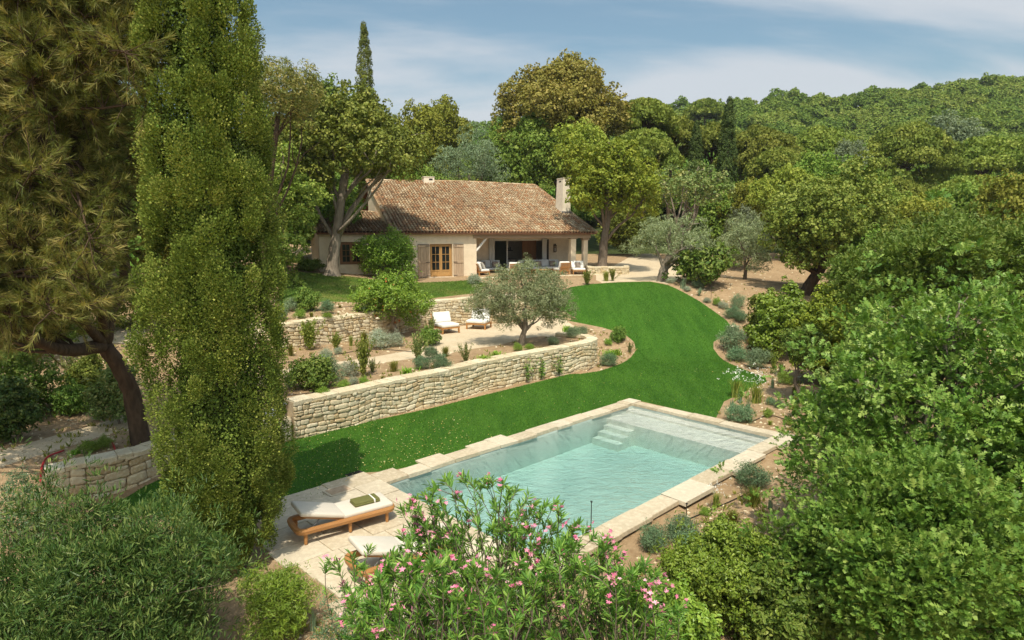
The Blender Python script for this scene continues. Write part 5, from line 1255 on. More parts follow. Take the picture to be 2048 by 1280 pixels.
# left foreground shrubs
ptree('shrub', 'large dark green willow leaved shrub filling the bottom left corner', 361, 7.4, (190, 1190), (290, 165), (190, 1500), zL, (MT['darkshrub'], bk), 52000, .085, 34, 'lance', tr=.06, nl=12, low=-.8, frac=(.16, .30), clump=16, cat='shrub', dirup=.5, clr=1.1, mode='rosette', sprig=1.6, blobs=[(320, 1060, 7.6, 60), (180, 1040, 7.8, 55), (410, 1130, 7.4, 60), (40, 1040, 8, 60)])
ptree('shrub', 'fresh green glossy shrub at the foot of the cypress beside the paving', 362, 8.6, (548, 1195), (66, 66), (548, 1330), zL, (MT['bright'], bk), 9000, .062, 14, 'lance', tr=.04, nl=7, low=-.8, frac=(.3, .44), clump=18, cat='shrub', dirup=.5)
ptree('shrub', 'blue green low shrub at the left edge in front of the short rubble wall', 363, 11.5, (40, 985), (75, 42), (40, 1040), zL, (MT['sage'], bk), 6000, .06, 12, 'slim', tr=.04, nl=4, low=-.6, cat='shrub')
# ------------------------------------------------------------------ umbrella pines and the wood on the hill
def pine_proto(seed, R=5.5, H=9., n=9000, size=.34, flat=.42):
    rng = rg(seed); B = []; m = 46
    g = math.pi*(3-math.sqrt(5))
    for i in range(m):
        q = math.sqrt((i+.5)/m)*rng.uniform(.9, 1.06); t = i*g
        z = H-R*flat*1.5*(q**2.4)+rng.normal()*.10*R*.2
        B.append([R*q*math.cos(t)*.9, R*q*math.sin(t)*.9, z]+[R*rng.uniform(.17, .27)]*2+[R*rng.uniform(.15, .22)])
    B = np.array(B)
    p, o, k = blob_points(rng, B, n, 0, low=-.5, inside=.5); m2 = len(p)
    D = nrmz(o*.3+np.array([0, 0, .7])+rng.normal(size=p.shape)*.6); Nn = nrmz(rng.normal(size=p.shape)*.45+o)
    rn = np.clip(.5*rng.uniform(0, 1, len(B))[k]+.5*rng.uniform(0, 1, m2), 0, 1)
    cm = np_mesh('crown', *leaf_arrays(rng, p-D*size*.3, D, Nn, size*rng.uniform(.7, 1.3, m2), 'wide', rn))
    tk = trunk_mesh('trunk', seed, [(0, 0, -1), (.2, .1, H*.3), (.1, .0, H*.55), (0, 0, H-R*flat*.8)], .28, B-np.array([0, 0, R*.1, 0, 0, 0]), 16, start=.75, twigs=0)
    return cm, tk
def put(name, label, cat, base, protos, mats, s, rz, group=None):
    t = empty(name, base, rz, label, cat, group); t.scale = s if isinstance(s, tuple) else (s,)*3
    for nm, me, mt in zip(('crown', 'trunk'), protos, mats):
        o = bpy.data.objects.new(nm, me); col.objects.link(o); o.parent = t
        if not me.materials: me.materials.append(mt)
    return t
UP = [(1290,225,75,64,'umbrella pine with a green domed crown just right of the giant olive brown tree'),
      (1290,290,70,72,'umbrella pine below the first dome, left of the short slim cypress'),
      (1345,262,80,62,'umbrella pine touching the left side of the short slim cypress'),
      (1425,275,84,60,'umbrella pine between the two slim cypresses'),
      (1520,290,80,82,'wide umbrella pine directly right of the taller slim cypress'),
      (1555,325,72,60,'smaller umbrella pine in front of the wide one, right of the taller cypress'),
      (1640,292,84,78,'umbrella pine in the middle of the right side, left of the darkest dome'),
      (1815,290,82,98,'darkest and broadest umbrella pine dome on the right'),
      (1975,312,80,90,'umbrella pine at the right edge, right of the darkest dome'),
      (1410,216,190,36,'lone umbrella pine on the skyline above the short slim cypress'),
      (1940,398,56,110,'low bright umbrella pine crown at the right edge above the hedge'),
      (1790,385,58,62,'small umbrella pine crown left of the low bright one at the right edge')]
for i, (x, y, Y, w, lb_) in enumerate(UP):
    p = A(x, y, Y); zb = Z(zH, p[0], p[1]); R = w*Y/FPX
    put('umbrella_pine', lb_, 'tree', (p[0], p[1], zb), pine_proto(400+i, R, p[2]-zb+R*.22, int(7000+R*R*330), max(.2, Y*.0040), (.46, .54, .40)[i % 3]), (MT['pinefar'], bd), 1, i*1.3, 'umbrella pines behind the garden')
def wood_proto(seed, R=3.6, n=10500, size=.25):
    rng = rg(seed); B = crown_blobs(rng, (0, 0, R*1.05), (R, R, R*.85), 13, (.34, .5), -.5, sub=3)
    return crown_mesh('woodland_tree', seed, B, n, size, 'wide', 20, 1.0, fill=.12, low=-.6, sprig=.3)
WPm = [wood_proto(420+i) for i in range(6)]
for i, m_ in enumerate(WPm): m_.materials.append(MT['wood'])
GRN = [leafmat('hill oak leaf', (.085,.155,.026), (.145,.225,.038), (.23,.29,.065), .2, .6, .12, .4), leafmat('hill arbutus leaf', (.13,.165,.026), (.21,.235,.036), (.30,.30,.06), .2, .6, .12, .4), leafmat('hill grey leaf', (.10,.13,.075), (.16,.19,.115), (.22,.25,.16), .3, .6, .12, .3)]
WPv = [[m_]+[None]*3 for m_ in WPm]
for r_ in WPv:
    for j in range(3): q = r_[0].copy(); q.materials.clear(); q.materials.append(GRN[j]); r_[j+1] = q
# nearer trees behind the house and round the garden, placed by eye
NB = [(660,255,62,80,1,'yellowish green tree on the left below the tall skyline cypress'),(745,300,56,70,1,'leafy yellow green tree behind the annex roof'),(830,270,66,60,2,'bright lime tree behind the left half of the house'),(880,262,80,56,2,'lime green tree further back behind the middle of the roof'),(800,330,54,48,0,'dark green tree touching the left part of the roof ridge'),(1010,318,70,56,1,'olive green tree behind the roof, right of the blue grey one'),(1070,305,68,70,1,'olive green tree just left of the chimney top'),(1165,300,66,70,2,'tree behind the chimney, below the giant olive brown crown'),(1010,285,74,50,1,'brownish tree at the left foot of the giant crown'),
      (590,330,44,66,1,'tree behind the loose evergreen, left of the oak'),(640,440,46,46,0,'dark tree beside the left end of the annex'),(1265,470,60,56,0,'dark thicket tree behind the planter oak trunk'),(1440,430,62,60,1,'scrubby olive tree right of the cork oak'),(1500,400,60,54,2,'green tree behind the grey olive, left of the dark oak'),(1560,385,56,54,2,'leafy tree behind the left shoulder of the dark oak'),(1480,465,52,46,3,'grey leaved tree between the cork oak and the dark oak'),
      (1620,370,60,60,0,'round oak above the dark evergreen oak'),(1700,372,58,54,1,'oak crown above the right half of the dark evergreen oak'),(1760,420,48,60,0,'oak right of the dark evergreen oak'),(1830,445,42,70,2,'green oak in the right middle, above the hedge'),(1900,430,50,64,1,'oak crown near the right edge under the low bright pine'),(2010,440,45,80,2,'oak crown touching the right edge below the umbrella pines'),
      (1690,330,78,44,3,'pale grey green tree between two umbrella pines'),(1900,275,100,46,3,'pale grey olive patch tree in the far right wood'),(1740,520,36,60,0,'dark oak behind the lime conifer'),(1850,520,30,80,0,'dark leafy oak behind the right hedge'),
      (470,480,40,90,0,'dark tree hidden behind the big cypress'),(330,520,38,90,1,'tree between the leaning pine and the big cypress'),(120,420,32,110,1,'broad tree behind the leaning pine'),(30,330,36,120,0,'dark tree at the left edge behind the pine'),(230,300,42,120,1,'tall tree behind the pine, left of the cypress'),(560,280,52,60,1,'tree behind the rust coloured pine'),(60,560,26,60,0,'dark shrubby tree low behind the pine trunk')]
for i, (x, y, Y, w, k, lb_) in enumerate(NB):
    p = A(x, y, Y); R = w*Y/FPX; s = R/3.6; zf = zH if Y > 55 else (zL if x > 1100 else zT1); zb = Z(zf, p[0], p[1]); top = p[2]+R*.85
    o = bpy.data.objects.new('woodland_tree', WPv[(i*5) % 6][k]); col.objects.link(o); 
    hz = min(max((top-zb)/(3.6*1.9), s*.7), s*1.25); zb = top-hz*3.6*1.9; 
    o.scale = (s, s, hz); o.location = (p[0], p[1], zb-.2); o.rotation_euler = (0, 0, i*2.1)
    tag(o, lb_, 'tree', 'trees around the garden')
def hill_wood():
    rng = rg(77); pts = []; y = 66.
    while y < 252:
        st = 4.7+.012*(y-66); x = -.46*y-30
        while x < .90*y+8:
            xx = x+rng.uniform(-.35, .35)*st; yy = y+rng.uniform(-.35, .35)*st
            if not (yy < 94 and xx > -14) and not (yy < 78 and xx > -40): pts.append((xx, yy, rng.uniform(.62, 1.05)*st/4.9))
            x += st
        y += st*.86
    vis = []
    for x, y, s in pts:
        zb = Z(zhill, x, y)+2.3
        vis.append((x, y, zb, s))
    keep = []
    # keep the middle distance free where individually placed trees stand in front
    vis.sort(key=lambda q: -(q[3]*3.6/q[1]))
    near = [q for q in vis if q[1] < 260][:292]; ids = {id(q) for q in near}; far = [q for q in vis if id(q) not in ids]
    for i, (x, y, zb, s) in enumerate(near):
        k = int(rng.choice([0, 0, 1, 1, 2, 3], p=[.25, .25, .2, .17, .1, .03])); o = bpy.data.objects.new('woodland_tree', WPv[int(rng.integers(6))][k]); col.objects.link(o)
        o.location = (x, y, zb-.6); o.scale = (s*1.06, s*1.06, s*rng.uniform(.8, 1.15)); o.rotation_euler = (0, 0, rng.uniform(0, 6.28))
        tag(o, 'rounded green tree crown crowded among others on the wooded hillside', 'tree', 'trees of the hillside wood')
    LP = []
    for i in range(5):
        r2 = rg(500+i); B = crown_blobs(r2, (0, 0, 3.6), (3.7, 3.7, 3.1), 11, (.34, .5), -.4, sub=2)
        C, O, k = blob_points(r2, B, 2300, 0, low=-.15, inside=.8); LP.append((C, O))
    parts = []
    for x, y, zb, s in far:
        C, O = LP[int(rng.integers(5))]; a = rng.uniform(0, 6.28); Rz = np.array([[math.cos(a), -math.sin(a), 0], [math.sin(a), math.cos(a), 0], [0, 0, 1]])
        th = rng.uniform(0, .5); sc2 = np.array([s, s, s*rng.uniform(.8, 1.25)])
        parts.append(scatter_leaves(rng, (C*sc2)@Rz.T+np.array([x, y, zb-.6]), O@Rz.T, .36+.0011*y, 'wide', 1, .25, .45, .1, np.clip(th+rng.uniform(0, .5, len(C)), 0, 1)))
    V, F, r = join(parts)
    tag(link('distant_wood', np_mesh('distant_wood', V, F, r), leafmat('distant wood leaf', (.075,.135,.026), (.145,.205,.038), (.26,.28,.07), .2, .6, .1, 0)), kind='stuff')
    print('wood', len(near), len(far), len(V))
hill_wood()

# ------------------------------------------------------------------ oleander in the foreground
def oleander():
    rng = rg(601); random.seed(601)
    FM = []
    for i in range(6):
        n = 4+i % 4; c = rng.normal(size=(n, 3))*np.array([.05, .05, .03])+np.array([0, 0, .03]); o = nrmz(rng.normal(size=(n, 3))*.6+np.array([0, -.3, .8]))
        C = np.repeat(c, 5, 0); O = np.repeat(o, 5, 0); ref = nrmz(np.cross(O, np.array([.3, .5, .8]))); b2 = np.cross(O, ref); an = np.tile(np.arange(5)*2*np.pi/5, n)[:, None]
        D = nrmz(ref*np.cos(an)+b2*np.sin(an)+O*.35); V, F, r = leaf_arrays(rng, C, D, O, .034*rng.uniform(.8, 1.2, len(C)), 'oval', np.repeat(rng.uniform(0, 1, n), 5))
        me = np_mesh('flower_cluster', V, F, r); me.materials.append(MT['pink']); FM.append(me)
    def build(label, base, tips, nl=26, seed=0, ll=.125, fl=.34):
        t = empty('oleander', base, 0, label, 'shrub', 'pink flowering oleanders'); mb = MB(); LC, LD, LN, LS = [], [], [], []; FC, FO, FK = [], [], []
        for e, Hs in tips:
            a = np.array([rng.normal()*.22, rng.normal()*.22, 0]); q = limb(mb, a, e, .011, .004, rng, .10, 8, 5, .22)
            L = len(q)
            for j in range(3, L):
                A0 = np.array(q[j]); dd = A0-np.array(q[j-1]); dd /= np.linalg.norm(dd)
                k = int(nl*(.25 if j < L-2 else .5)) if j < L-1 else nl
                for i in range(k):
                    an = rng.uniform(0, 6.28); s = nrmz(np.cross(dd, rng.normal(size=3))[None])[0]
                    D = nrmz((s*rng.uniform(.45, 1.0)+dd*rng.uniform(.35, 1.1)+np.array([0, 0, .05]))[None])[0]
                    LC.append(A0-dd*rng.uniform(0, .13)); LD.append(D); LN.append(nrmz((np.cross(np.cross(D, [0, 0, 1]), D)+rng.normal(size=3)*.35)[None])[0]); LS.append(ll*rng.uniform(.65, 1.2))
            if rng.uniform() < fl:
                c = np.array(q[-1])
                FK.append(c)
                for i in range(0): FC.append(c+rng.normal(size=3)*np.array([.05, .05, .03])+np.array([0, 0, .03])); FO.append(nrmz((rng.normal(size=3)*.6+np.array([0, -.3, .8]))[None])[0])
        V, F, r = leaf_arrays(rng, np.array(LC), np.array(LD), np.array(LN), np.array(LS), 'lance', rng.uniform(0, 1, len(LC)))
        link('foliage', np_mesh('foliage', V, F, r), MT['oleander'], t); mb.build('stems', MT['bark'], t)
        for q in FK:
            o = bpy.data.objects.new('flower_cluster', FM[int(rng.integers(6))]); col.objects.link(o); o.parent = t; o.location = q; o.rotation_euler = (0, 0, rng.uniform(0, 6.28))
        return t
    def mk(label, bx, bY, region, n, Yr, seed, **kw):
        b = A(bx, 1400, bY); b[2] = Z(zL, b[0], b[1])-.05; tips = []
        while len(tips) < n:
            x = rng.uniform(region[0], region[1]); f = (x-region[0])/(region[1]-region[0]); yt = np.interp(f, np.linspace(0, 1, len(region[2])), region[2])
            y = yt+abs(rng.normal())*region[3] if rng.uniform() < .75 else rng.uniform(yt, 1330)
            tips.append((A(x, y, rng.uniform(*Yr))-b, 0))
        build(label, b, tips, **kw)
    mk('tall pink oleander in the centre foreground, its top overlapping the pool', 990, 7.6, (800, 1190, [1010, 960, 945, 975, 1000, 1060], 85), 150, (7.0, 8.4), 1, nl=22)
    mk('broad pink oleander at the bottom right of the foreground, by the bright green shrub', 1200, 6.9, (1030, 1370, [1110, 1080, 1070, 1120, 1200], 80), 130, (6.2, 7.6), 2, nl=24)
    mk('leafier pink oleander at the bottom centre, in front of the tall one', 900, 6.2, (690, 1050, [1200, 1130, 1110, 1130, 1150], 70), 120, (5.6, 6.8), 3, nl=24)
    mk('small sparse oleander with few blossoms hanging over the paving, beside the second lounger', 720, 7.0, (645, 900, [1120, 1090, 1090, 1060, 1080], 60), 40, (7.0, 7.8), 4, nl=20)
oleander()
ptree('shrub', 'small pale flowering shrub at the bottom edge, left of the oleanders', 371, 6.9, (690, 1225), (60, 50), (690, 1400), zL, (MT['sage'], bk), 6000, .04, 10, 'slim', tr=.03, nl=8, low=-.8, cat='shrub')
# ------------------------------------------------------------------ planting in the beds
def pm(kind, seed):
    """(mesh, material) of a plant about one metre high"""
    rng = rg(seed)
    if kind in ('ball', 'silver', 'lav', 'dark', 'gball'):
        B = crown_blobs(rng, (0, 0, .42), (.52, .52, .46), 12, (.34, .5), -.5, sub=2); mt = {'ball': 'sage', 'silver': 'silver', 'lav': 'greygreen', 'dark': 'oak', 'gball': 'bright'}[kind]
        return crown_mesh('shrub', seed, B, 3400, .085, 'slim' if kind != 'dark' else 'oval', 8, 1.0, out=.4, up=.3, dirup=.8, low=-.9, fill=.2), MT[mt]
    if kind in ('upright', 'loose'):
        C, D, Nn = [], [], []; n = 26 if kind == 'upright' else 18; mb = MB()
        for i in range(n):
            a = rng.uniform(0, 6.28); w = abs(rng.normal())*(.27 if kind == 'upright' else .36)+.03; h = rng.uniform(.55, 1.0); e = np.array([w*math.cos(a), w*math.sin(a), h])
            for t in np.linspace(.18, 1, 34):
                p = e*np.array([t**1.3, t**1.3, t]); 
                for k in range(3): C.append(p+rng.normal(size=3)*.03); D.append(rng.normal(size=3)+np.array([0, 0, .5]))
        C = np.array(C); k = leaf_arrays(rng, C, np.array(D), nrmz(rng.normal(size=C.shape)+np.array([0, -.1, .5])), .075*rng.uniform(.6, 1.3, len(C)), 'oval', rng.uniform(0, 1, len(C)))
        return np_mesh('shrub', *k), MT['loose' if kind == 'loose' else 'holm']
    if kind in ('iris', 'daylily', 'agave', 'tuft', 'grass'):
        n = {'iris': 26, 'daylily': 90, 'agave': 24, 'tuft': 340, 'grass': 150}[kind]; V, F, R = [], [], []; c = 0
        for i in range(n):
            a = rng.uniform(0, 6.28); sp = {'iris': .16, 'daylily': .42, 'agave': .5, 'tuft': .42, 'grass': .3}[kind]; r0 = abs(rng.normal())*{'iris': .12, 'daylily': .28, 'agave': .03, 'tuft': .10, 'grass': .1}[kind]
            o = np.array([r0*math.cos(rng.uniform(0, 6.28)), r0*math.sin(rng.uniform(0, 6.28)), 0]); d = np.array([math.cos(a), math.sin(a), 0]); h = rng.uniform(.55, 1.0); L = sp*rng.uniform(.3, 1.2); arch = {'iris': .05, 'daylily': .5, 'agave': .1, 'tuft': .25, 'grass': .3}[kind]
            w = {'iris': .042, 'daylily': .026, 'agave': .07, 'tuft': .010, 'grass': .010}[kind]; s = np.array([-d[1], d[0], 0])
            for t in (0, .35, .7, 1.):
                p = o+d*L*t**1.5+np.array([0, 0, h*(t-arch*t**3)]); ww = w*(1-.9*t**2.2); V += [p-s*ww, p+s*ww]; R += [i/n]*2
            F += [(c+2*j, c+2*j+1, c+2*j+3, c+2*j+2) for j in range(3)]; c += 8
        return np_mesh('plant', V, F, rng.permutation(len(V)//8).repeat(8)/(len(V)/8)), MT[{'iris': 'iris', 'daylily': 'daylily', 'agave': 'iris', 'tuft': 'tuft', 'grass': 'tuft'}[kind]]
PROT = {}
def flowers_mesh(seed, n=46, size=.035, spread=.32):
    rng = rg(seed); C = []; 
    for i in range(n): a = rng.uniform(0, 6.28); r = abs(rng.normal())*spread; C.append((r*math.cos(a), r*math.sin(a), rng.uniform(.62, 1.12)))
    C = np.repeat(np.array(C), 4, 0)+rng.normal(size=(n*4, 3))*.014
    return np_mesh('flowers', *scatter_leaves(rng, C, np.tile([0, -.3, 1.], (len(C), 1)), size*1.5, 'diamond', .8, .3, .8, 0))
WF = flowers_mesh(9)
def plant(kind, x, y, h, label, cat='plant', zf=None, w=1.0, group=None, nm=None):
    zf = zf or zL
    p = G(x, y, zf); H = h*p[1]/FPX*1.14
    v = int(x+y) % 3
    if (kind, v) not in PROT:
        me, mt = pm('grass' if kind == 'white' else kind, 700+hash((kind == 'silver', v)) % 50+len(PROT)); me.materials.append(mt); PROT[(kind, v)] = me
    name = nm or {'iris': 'iris_plant', 'daylily': 'daylily', 'agave': 'agave', 'tuft': 'grass_tuft', 'grass': 'grass_tuft', 'white': 'white_flower_clump', 'silver': 'silver_shrub', 'lav': 'lavender'}.get(kind, 'garden_shrub')
    o = bpy.data.objects.new(name, PROT[(kind, v)]); col.objects.link(o); o.location = (p[0], p[1], Z(zf, p[0], p[1])-.02)
    k = 1.0 if kind in ('upright', 'loose', 'iris', 'tuft', 'grass', 'white', 'daylily') else 1/.93
    o.scale = (H*w*k, H*w*k, H*k); o.rotation_euler = (0, 0, (x*7+y*3) % 6.28); tag(o, label, cat, group or {'iris': 'iris clumps in the beds', 'daylily': 'daylily clumps', 'silver': 'silver mounds in the beds', 'ball': 'clipped sage green mounds'}.get(kind, 'mixed plants of the garden beds'))
    if kind == 'white':
        f = bpy.data.objects.new('flowers', WF); col.objects.link(f); f.parent = o
        if not WF.materials: WF.materials.append(MT['whitefl'])
T = zT1
PL_ = [
 ('upright',620,701,56,T,.8,'tall loose green shrub against the middle of the left rubble wall'),('tuft',582,712,32,T,.6,'yellow green feathery plant near the cypress, under the left rubble wall'),
 ('upright',672,699,34,T,.8,'young leafy shrub right of the tall one by the left rubble wall'),('tuft',702,692,28,T,.5,'slim yellow green plant by the right end of the left rubble wall'),('tuft',728,690,38,T,.6,'golden feathery plant left of the two silver mounds'),
 ('silver',756,697,31,T,1,'larger of the two silver mounds at the foot of the pomegranate'),('silver',791,693,24,T,1,'smaller of the two silver mounds at the foot of the pomegranate'),
 ('silver',652,717,17,T,1,'small silver mound beside the gravel strip, left of its pair'),('silver',677,708,12,T,1,'tiny silver mound right of the small one by the gravel strip'),
 ('upright',727,754,74,T,.55,'tall thin shrub standing over the gravel strip in the middle'),('dark',622,778,55,T,1,'dark glossy rounded bush in the bed behind the long lawn wall'),('lav',651,762,46,T,1,'grey green bush leaning against the dark glossy one'),
 ('silver',702,752,26,T,1,'silver grey mound left of the tall thin shrub'),('silver',706,769,14,T,1,'tiny pale mound near the long wall below the silver grey one'),('lav',582,774,24,T,.8,'blue green lavender near the cypress on the gravel terrace'),
 ('tuft',787,743,30,T,.9,'reddish feathery tuft on the gravel terrace, left of the daylilies'),('daylily',815,750,28,T,1.3,'bright green strap leaved clump at the wall top, left group'),('ball',846,738,24,T,1,'round sage mound by the wall top behind the left strap leaved clump'),
 ('loose',836,720,52,T,.7,'straggly rose bush with pale blooms beside the gravel path'),('ball',862,718,22,T,1,'sage mound right of the straggly rose bush'),('ball',880,738,28,T,1,'green mound at the wall top in the middle of the terrace bed'),
 ('tuft',891,713,28,T,.8,'rust tinted tuft behind the middle green mound'),('loose',932,726,38,T,.7,'reddish twiggy shrub at the wall top, right of the middle mound'),('daylily',968,722,22,T,1.3,'strap leaved clump at the wall top, left half of the pair below the olive'),('daylily',993,714,22,T,1.3,'strap leaved clump at the wall top, right half of the pair below the olive'),
 ('lav',1146,676,20,T,1,'grey lavender mound inside the curved end of the long wall'),('lav',1163,672,18,T,1,'second grey lavender mound closest to the curved wall end'),('daylily',1134,665,26,T,.9,'upright strap leaved clump at the tip of the gravel terrace'),('lav',1108,690,15,T,1.2,'dark grey low mound in the shade right of the olive trunk'),
 ('tuft',765,760,12,T,1,'small grassy tuft beside the long wall top, below the tall thin shrub'),('gball',727,768,14,T,1.1,'low green cushion at the wall top near the tiny pale mound'),('gball',688,776,14,T,1.3,'low green cushion at the wall top right of the dark bush'),('gball',645,788,14,T,1.3,'low green cushion at the left end of the long wall top'),('gball',1035,702,14,T,1,'small green plant at the foot of the olive trunk'),('gball',1060,700,12,T,1.2,'small leafy plant right of the olive trunk foot'),
 ('dark',860,690,30,T,1,'brownish twiggy bush right of the pomegranate trunk'),('loose',862,672,34,T,.8,'bushy undergrowth against the wall right of the pomegranate'),('loose',745,745,26,T,.8,'russet twiggy plant beside the tall thin shrub'),
 ('ball',558,640,24,zT2,1.1,'green grey mound on the upper bed next to the cypress'),('lav',586,622,24,zT2,1.1,'dark grey mound on the upper bed, left of the taller dark one'),('dark',614,622,38,zT2,.8,'taller dark mound on the upper bed'),('gball',601,636,16,zT2,1.1,'pale green cushion on the edge of the upper bed'),('ball',655,628,24,zT2,.9,'dark blue green ball in the middle of the upper bed'),('gball',656,636,10,zT2,1.6,'low pale cushion below the dark blue green ball'),('agave',729,625,14,zT2,.8,'small blue agave at the right end of the upper bed'),('tuft',680,616,9,zT2,1,'tiny yellow tuft on the upper bed'),('tuft',623,634,14,zT2,1,'small spiky tuft on the upper bed below the dark mound'),
 ('dark',620,543,22,zT2,1.4,'low dark hedge plant at the foot of the annex, left of the trunk'),('dark',697,540,26,zT2,1.3,'low dark bush under the annex window'),('loose',716,537,30,zT2,.9,'thin leaved plant between the annex window and the round shrub'),('gball',672,549,9,zT2,1,'tiny green plant at the foot of the oak trunk'),('loose',850,552,28,zT2,.6,'climber stem at the right edge of the round shrub'),('silver',950,568,18,zT2,1.1,'silver plant at the corner of the house wall and patio'),
 ('gball',1216,690,12,zL,1,'small bright plant beside the curved wall end'),('dark',1237,682,26,zL,.8,'dark camellia like shrub in the bed round the wall end'),('daylily',1219,714,26,zL,1.1,'strap leaved clump at the foot of the curved wall, left one'),('daylily',1233,710,22,zL,1,'strap leaved clump at the foot of the curved wall, right one'),('ball',1215,732,24,zL,1,'sage ball at the foot of the curved wall end'),('loose',1259,705,20,zL,.7,'sparse little plant at the tip of the wall end bed'),
 ('upright',1174,570,26,zL,.9,'leafy plant below the patio edge, left of three'),('tuft',1212,562,26,zL,.7,'upright bushy plant in front of the stone planter'),('upright',1225,562,22,zL,.8,'bushy grey green plant in front of the right corner of the planter'),
 ('silver',1341,566,9,zL,1.4,'low silver cushion at the top of the lawn by the old olive'),('iris',1366,578,26,zL,.9,'iris clump at the top right edge of the lawn'),('silver',1374,582,9,zL,1.3,'tiny silver cushion below the top iris clump'),('lav',1396,576,15,zL,1.1,'grey lavender above the blue iris pair'),('agave',1398,592,18,zL,.8,'blue leaved agave clump near the top of the border'),('silver',1414,605,9,zL,1.3,'small grey cushion on the border edge'),('gball',1433,611,14,zL,.9,'small green plant on the border edge'),('silver',1446,617,12,zL,1.1,'pale cushion right of the small green border plant'),('lav',1475,616,24,zL,.8,'tall grey green lavender in the border'),('ball',1463,637,22,zL,1,'blue green mound at the border edge, upper one'),('ball',1481,645,20,zL,1,'blue green mound at the border edge, lower one'),('tuft',1502,651,16,zL,1,'yellow green grass ball in the border'),('silver',1520,649,15,zL,1,'silver rosette right of the yellow green grass ball'),
 ('lav',1463,702,48,zL,.7,'taller grey green shrub on the round border headland'),('ball',1475,722,27,zL,1,'dense green mound at the lower edge of the headland'),('tuft',1502,697,28,zL,.9,'golden green feathery mound on the headland'),('lav',1512,736,36,zL,.9,'grey green mound right of the dense one'),('tuft',1530,708,34,zL,.6,'loose golden tuft under the small oak'),('upright',1546,738,32,zL,.6,'upright yellow green plant under the small oak'),
 ('ball',1476,843,32,zL,1.2,'dense green mound beside the far corner of the pool'),('iris',1463,822,28,zL,.9,'iris fan left of its pair near the far end of the pool'),('iris',1496,822,26,zL,.9,'iris fan right of its pair near the far end of the pool'),('iris',1479,806,32,zL,.6,'tall narrow iris fan behind the pair'),('iris',1545,776,24,zL,.8,'iris fan at the pointed tip of the lawn'),('iris',1615,818,28,zL,.9,'iris fan close to the pale leaved oak'),('iris',1606,766,16,zL,1,'small iris fan in shade near the small oak'),
 ('white',1472,794,52,zL,1,'airy white flowered plant leaning over the lawn edge'),('white',1511,806,58,zL,.9,'taller white flowered plant in the border near the pool'),('ball',1541,810,14,zL,1,'small sage plant right of the white flowers'),('ball',1558,816,15,zL,1.1,'second small sage plant right of the white flowers'),('tuft',1590,790,26,zL,.8,'fine grass ball in the border beside the near oak'),('upright',1588,834,40,zL,.5,'wispy upright plant beside the near oak'),('gball',1535,834,16,zL,.9,'variegated small plant in the middle of the pool border'),('tuft',1540,850,14,zL,1,'pale grass tuft near the pool coping'),('gball',1568,768,22,zL,1,'green plant at the foot of the small oak trunk'),('tuft',1562,745,26,zL,.7,'thin golden grasses under the small oak'),('gball',1577,850,12,zL,1,'tiny green plant by the coping corner'),
 ('ball',1502,974,44,zL,1.1,'round sage ball right of the pool under the oak'),('ball',1362,1078,46,zL,1,'round sage ball beside the pool, middle of three'),('ball',1384,1118,52,zL,1.1,'round sage ball, lowest of three beside the pool'),('ball',1305,1095,44,zL,1.1,'round sage ball next to the oleander'),('white',1432,1015,48,zL,.8,'white flowered tuft right of the protruding coping slab'),('tuft',1466,1046,36,zL,1,'yellow green grass ball in the pool bed'),('tuft',1506,1012,52,zL,.9,'tall feathery green tuft in the pool bed'),('iris',1541,1020,32,zL,.7,'pale iris fan in the pool bed'),('iris',1430,1062,26,zL,.9,'pale iris fan above the bright green shrub'),('gball',1410,1030,16,zL,.9,'little plant with yellow leaves in the pool bed'),
 ('dark',210,802,34,T,1,'dark round bush under the leaning pine, nearer its trunk'),('dark',150,828,50,T,.9,'dark taller bush under the leaning pine, further left'),('silver',200,838,18,T,1.2,'grey cushion on the ground under the pine'),('daylily',152,908,22,T,1.1,'yellow green strap leaves above the short left wall'),('gball',180,905,24,T,1.1,'green plant in the middle of the short left wall bed'),('gball',208,896,22,T,1,'green plant near the trunk on the short left wall bed'),
 ('loose',150,770,60,T,.7,'twiggy shrub below the big pine limb'),('dark',10,850,60,T,1,'dark bush at the left edge under the pine'),('iris',628,1262,60,zL,.5,'single iris fan beside the fresh green shrub at the paving edge'),
]
for k_, x_, y_, h_, zf_, w_, lb_ in PL_: plant(k_, x_, y_, h_, lb_, 'plant', zf_, w_)
# climber on the long wall
def climber(x, y, seed, label):
    rng = rg(seed); p = P(x, y, .5); t = None
    i = np.argmin([np.linalg.norm(w-p[:2]) for w in W1]); q = np.array(W1[i]); 
    dd = np.array(W1[min(i+1, 8)])-np.array(W1[max(i-1, 0)]); dd /= np.linalg.norm(dd); nn = np.array([dd[1], -dd[0]]); s = (p[:2]-q)@dd; b = q+dd*s+nn*.10
    t = empty('climbing_plant', (b[0], b[1], .02), 0, label, 'plant', 'climbers on the long wall'); mb = MB(); C = []
    for k in range(4):
        w = rng.normal()*.22; pts = [np.array([dd[0]*w*u, dd[1]*w*u, rng.uniform(.7, .98)*u])+np.array([nn[0], nn[1], 0])*rng.uniform(0, .05) for u in (0, .3, .6, 1)]; mb.tube(pts, .008, 4)
        for _ in range(26): u = rng.uniform(.2, 1); j = int(u*3); f = u*3-j; a = pts[min(j, 2)]*(1-f)+pts[min(j+1, 3)]*f; C.append(a+rng.normal(size=3)*np.array([.05, .03, .05])+np.array([nn[0], nn[1], 0])*.03)
    C = np.array(C); link('foliage', np_mesh('foliage', *scatter_leaves(rng, C, np.tile([nn[0], nn[1], .5], (len(C), 1)), .085, 'oval', .6, .3, .8)), MT['oak'], t); mb.build('stems', MT['bark'], t)
